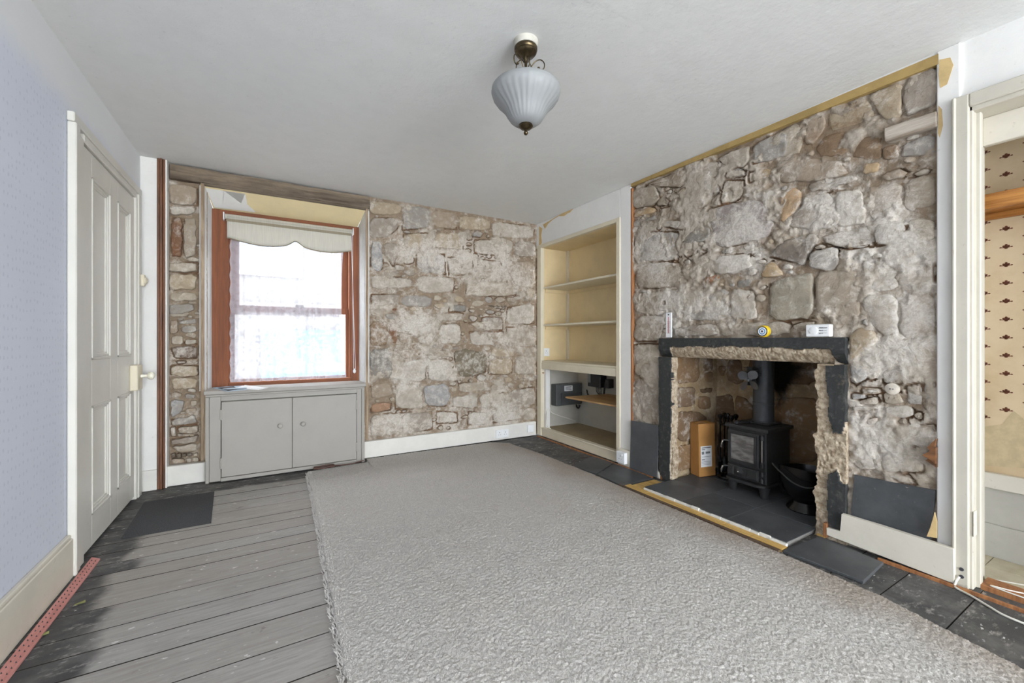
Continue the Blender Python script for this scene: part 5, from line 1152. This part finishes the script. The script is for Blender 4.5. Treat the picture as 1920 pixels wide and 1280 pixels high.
# ------------------------------------------------------------------ loose things on the floor
q = [OZ(*p, .003) for p in [(226, 1010), (396, 980), (402, 921), (270, 941)]]
t = thing('door_mat', 'dark grey ribbed mat on the boards by the left door', 'mat', (*q[0], 0)); prism('mat', q, 'z', .0005, .004, m_mat, t, .001)
q2 = [(q[0][0]+.012, q[0][1]+.012), (q[1][0]-.012, q[1][1]+.012), (q[2][0]-.012, q[2][1]-.012), (q[3][0]+.012, q[3][1]-.012)]
gp = thing('carpet_gripper', 'pink painted carpet gripper strip along the left skirting', 'gripper strip', (-.69, 1.8, 0))
g0, g1, g2, g3 = OZ(0, 1262, .006), OZ(16, 1280, .006), OZ(188, 1047, .006), OZ(172, 1044, .006)
def ext(a, b, k): return (a[0]+(b[0]-a[0])*k, a[1]+(b[1]-a[1])*k)
prism('strip', [(-.702, .6), (-.662, .6), (-.660, 1.8), g2, g3, (-.699, 1.85)], 'z', .0005, .007, m_pinkwood, gp, .001)
bm = bmesh.new()
for k in range(150):
    y = .62+k*.0131; x = -.672-(k % 2)*.016
    lathe_bm(bm, [(.0024, 0), (.0001, .006)], (x, y, .0068), 5)
finish('pins', bm, m_dot, gp)['kind'] = 'stuff'
cable = thing('white_floor_cable', 'white cable trailing from the door frame over the black boards', 'cable', (2.4, .55, 0))
tube('cable', [(2.408, .545, .045), (2.395, .553, .02), (2.385, .548, .005), (2.36, .50, .0045), (2.325, .45, .0045), (2.297, .405, .0045), (2.292, .33, .0045), (2.31, .2, .0045)], .0042, m_cable, cable, 8, 6)
cable = thing('thin_closet_wire', 'thin white wire looping over the closet threshold', 'cable', (2.55, .4, 0))
tube('wire', [(2.60, .49, .0045), (2.66, .40, .0045), (2.68, .33, .0045), (2.62, .30, .0045), (2.55, .33, .0235), (2.50, .42, .0235), (2.475, .47, .0245), (2.47, .33, .0245), (2.50, .25, .0235), (2.53, .2, .0235)], .0026, m_cable, cable, 7, 6)
coil = thing('brown_cable_coil', 'brown flex coiled on the floor under the window cupboard', 'cable', (.46, 3.50, 0))
c0 = OZ(608, 877, .02); pts = []
for k in range(90):
    a = k/90*2*math.pi*3.4; pts.append((c0[0]+.075*math.cos(a)*(1-.08*k/90), c0[1]-.0+.026*math.sin(a), .0235+.0001*k+.003*math.sin(a*1.7)))
pts += [(c0[0]+.12, c0[1]+.006, .0225), (c0[0]+.2, c0[1]+.0, .0225), (.66, 3.505, .03)]
tube('flex', pts, .0042, m_brown_cable, coil, 6)
sp = thing('splintered_wood', 'splintered brown wood lath sticking out beside the white plaster', 'wood scrap', (2.42, .64, .5))
for (pa, pb, pc) in (((1757, 822), (1740, 838), (1752, 850)), ((1757, 838), (1731, 852), (1756, 868)), ((1757, 850), (1736, 862), (1757, 876))):
    A = OX(*pa, 2.42); B = OX(*pb, 2.42); C = OX(*pc, 2.42)
    prism('splinter', [A, B, C], 'x', 2.405+rng.random()*.01, 2.43, wood('dark_splinter', S(132, 88, 50), S(84, 54, 32), 1), sp)
rag = thing('torn_wallpaper', 'torn buff wallpaper scrap curling beside the leaning slate', 'paper scrap', (2.42, .63, .2))
prism('scrap', [OX(*p, 2.412) for p in [(1745, 988), (1753, 960), (1757, 975), (1757, 1008), (1738, 1005)]], 'x', 2.408, 2.414, m_peel, rag)
for (px, py, lab) in ((150, 1131, 'small dry green leaf on the boards nearer the mat'), (80, 1190, 'small dry green leaf on the boards nearer the pink strip')):
    x, y = OZ(px, py, .002); t = thing('dry_leaf', lab, 'leaf', (x, y, 0), None, 'dry leaves on the floor')
    mesh('blade', [(x-.016, y-.006, .001), (x, y-.012, .006), (x+.016, y-.003, .003), (x+.013, y+.008, .008), (x-.004, y+.007, .004), (x-.015, y+.004, .002)], [(0, 1, 4, 5), (1, 2, 3, 4)], plain('olive_leaf', S(140, 140, 84), .8), t)
jb = thing('junction_knob', 'round white two hole cable plate on the chimney stone', 'plate', (XR-.015, .75, .7))
k_ = OX(1672, 729, XR-.012); lathe('disc', [(.026, .012), (.026, -.002), (.020, -.006), (0, -.0065)], plain('plaster_disc', S(206, 196, 182), .8), jb, (XR-.008, k_[0], k_[1]), 20, 'x')
for s_ in (-.005, .005): lathe('hole', [(.0025, 0), (.0025, -.002)], m_dot, jb, (XR-.0146, k_[0]+s_, k_[1]), 8, 'x')

# ------------------------------------------------------------------ outside, across the street
fcd = thing('opposite_house', 'pale stone house across the street seen through the net curtain', 'house', (1.5, 7.2, -.6))
box('wall', -8, 12, 7.2, 7.6, -.6, 4.6, m_facade, fcd, 0)
for (x0, x1, z0, z1) in ((-3.2, -2.2, 1.9, 3.4), (-.5, .45, 1.95, 3.4), (1.7, 2.6, 1.95, 3.4), (4.2, 5.1, 1.95, 3.4)):
    f_ = boxes('window_frame', [(x0, x0+.06, 7.15, 7.2, z0, z1), (x1-.06, x1, 7.15, 7.2, z0, z1), (x0+.06, x1-.06, 7.15, 7.2, z1-.06, z1), (x0+.06, x1-.06, 7.15, 7.2, z0, z0+.06), (x0+.06, x1-.06, 7.151, 7.2, (z0+z1)/2-.03, (z0+z1)/2+.03)], m_gloss, fcd, 0)
    box('pane', x0+.06, x1-.06, 7.185, 7.195, z0+.06, z1-.06, plain('dark_blue_glass', S(96, 112, 140), .2), f_, 0)
box('string_course', -8, 12, 7.12, 7.2, 1.45, 1.55, m_facade, fcd, 0)
setp(box('garage_door', -.1, 1.1, 7.14, 7.2, -.6, 1.15, m_bluedoor, fcd, 0), 'blue garage door')
box('door', 1.5, 2.2, 7.14, 7.2, -.6, 1.2, plain('grey_door', S(110, 116, 124), .6), fcd, 0)
structure(box('ground_street', -9, 13, 4.1, 7.15, -.7, -.6, m_road, None, 0), 'grey street outside the window', 'ground')
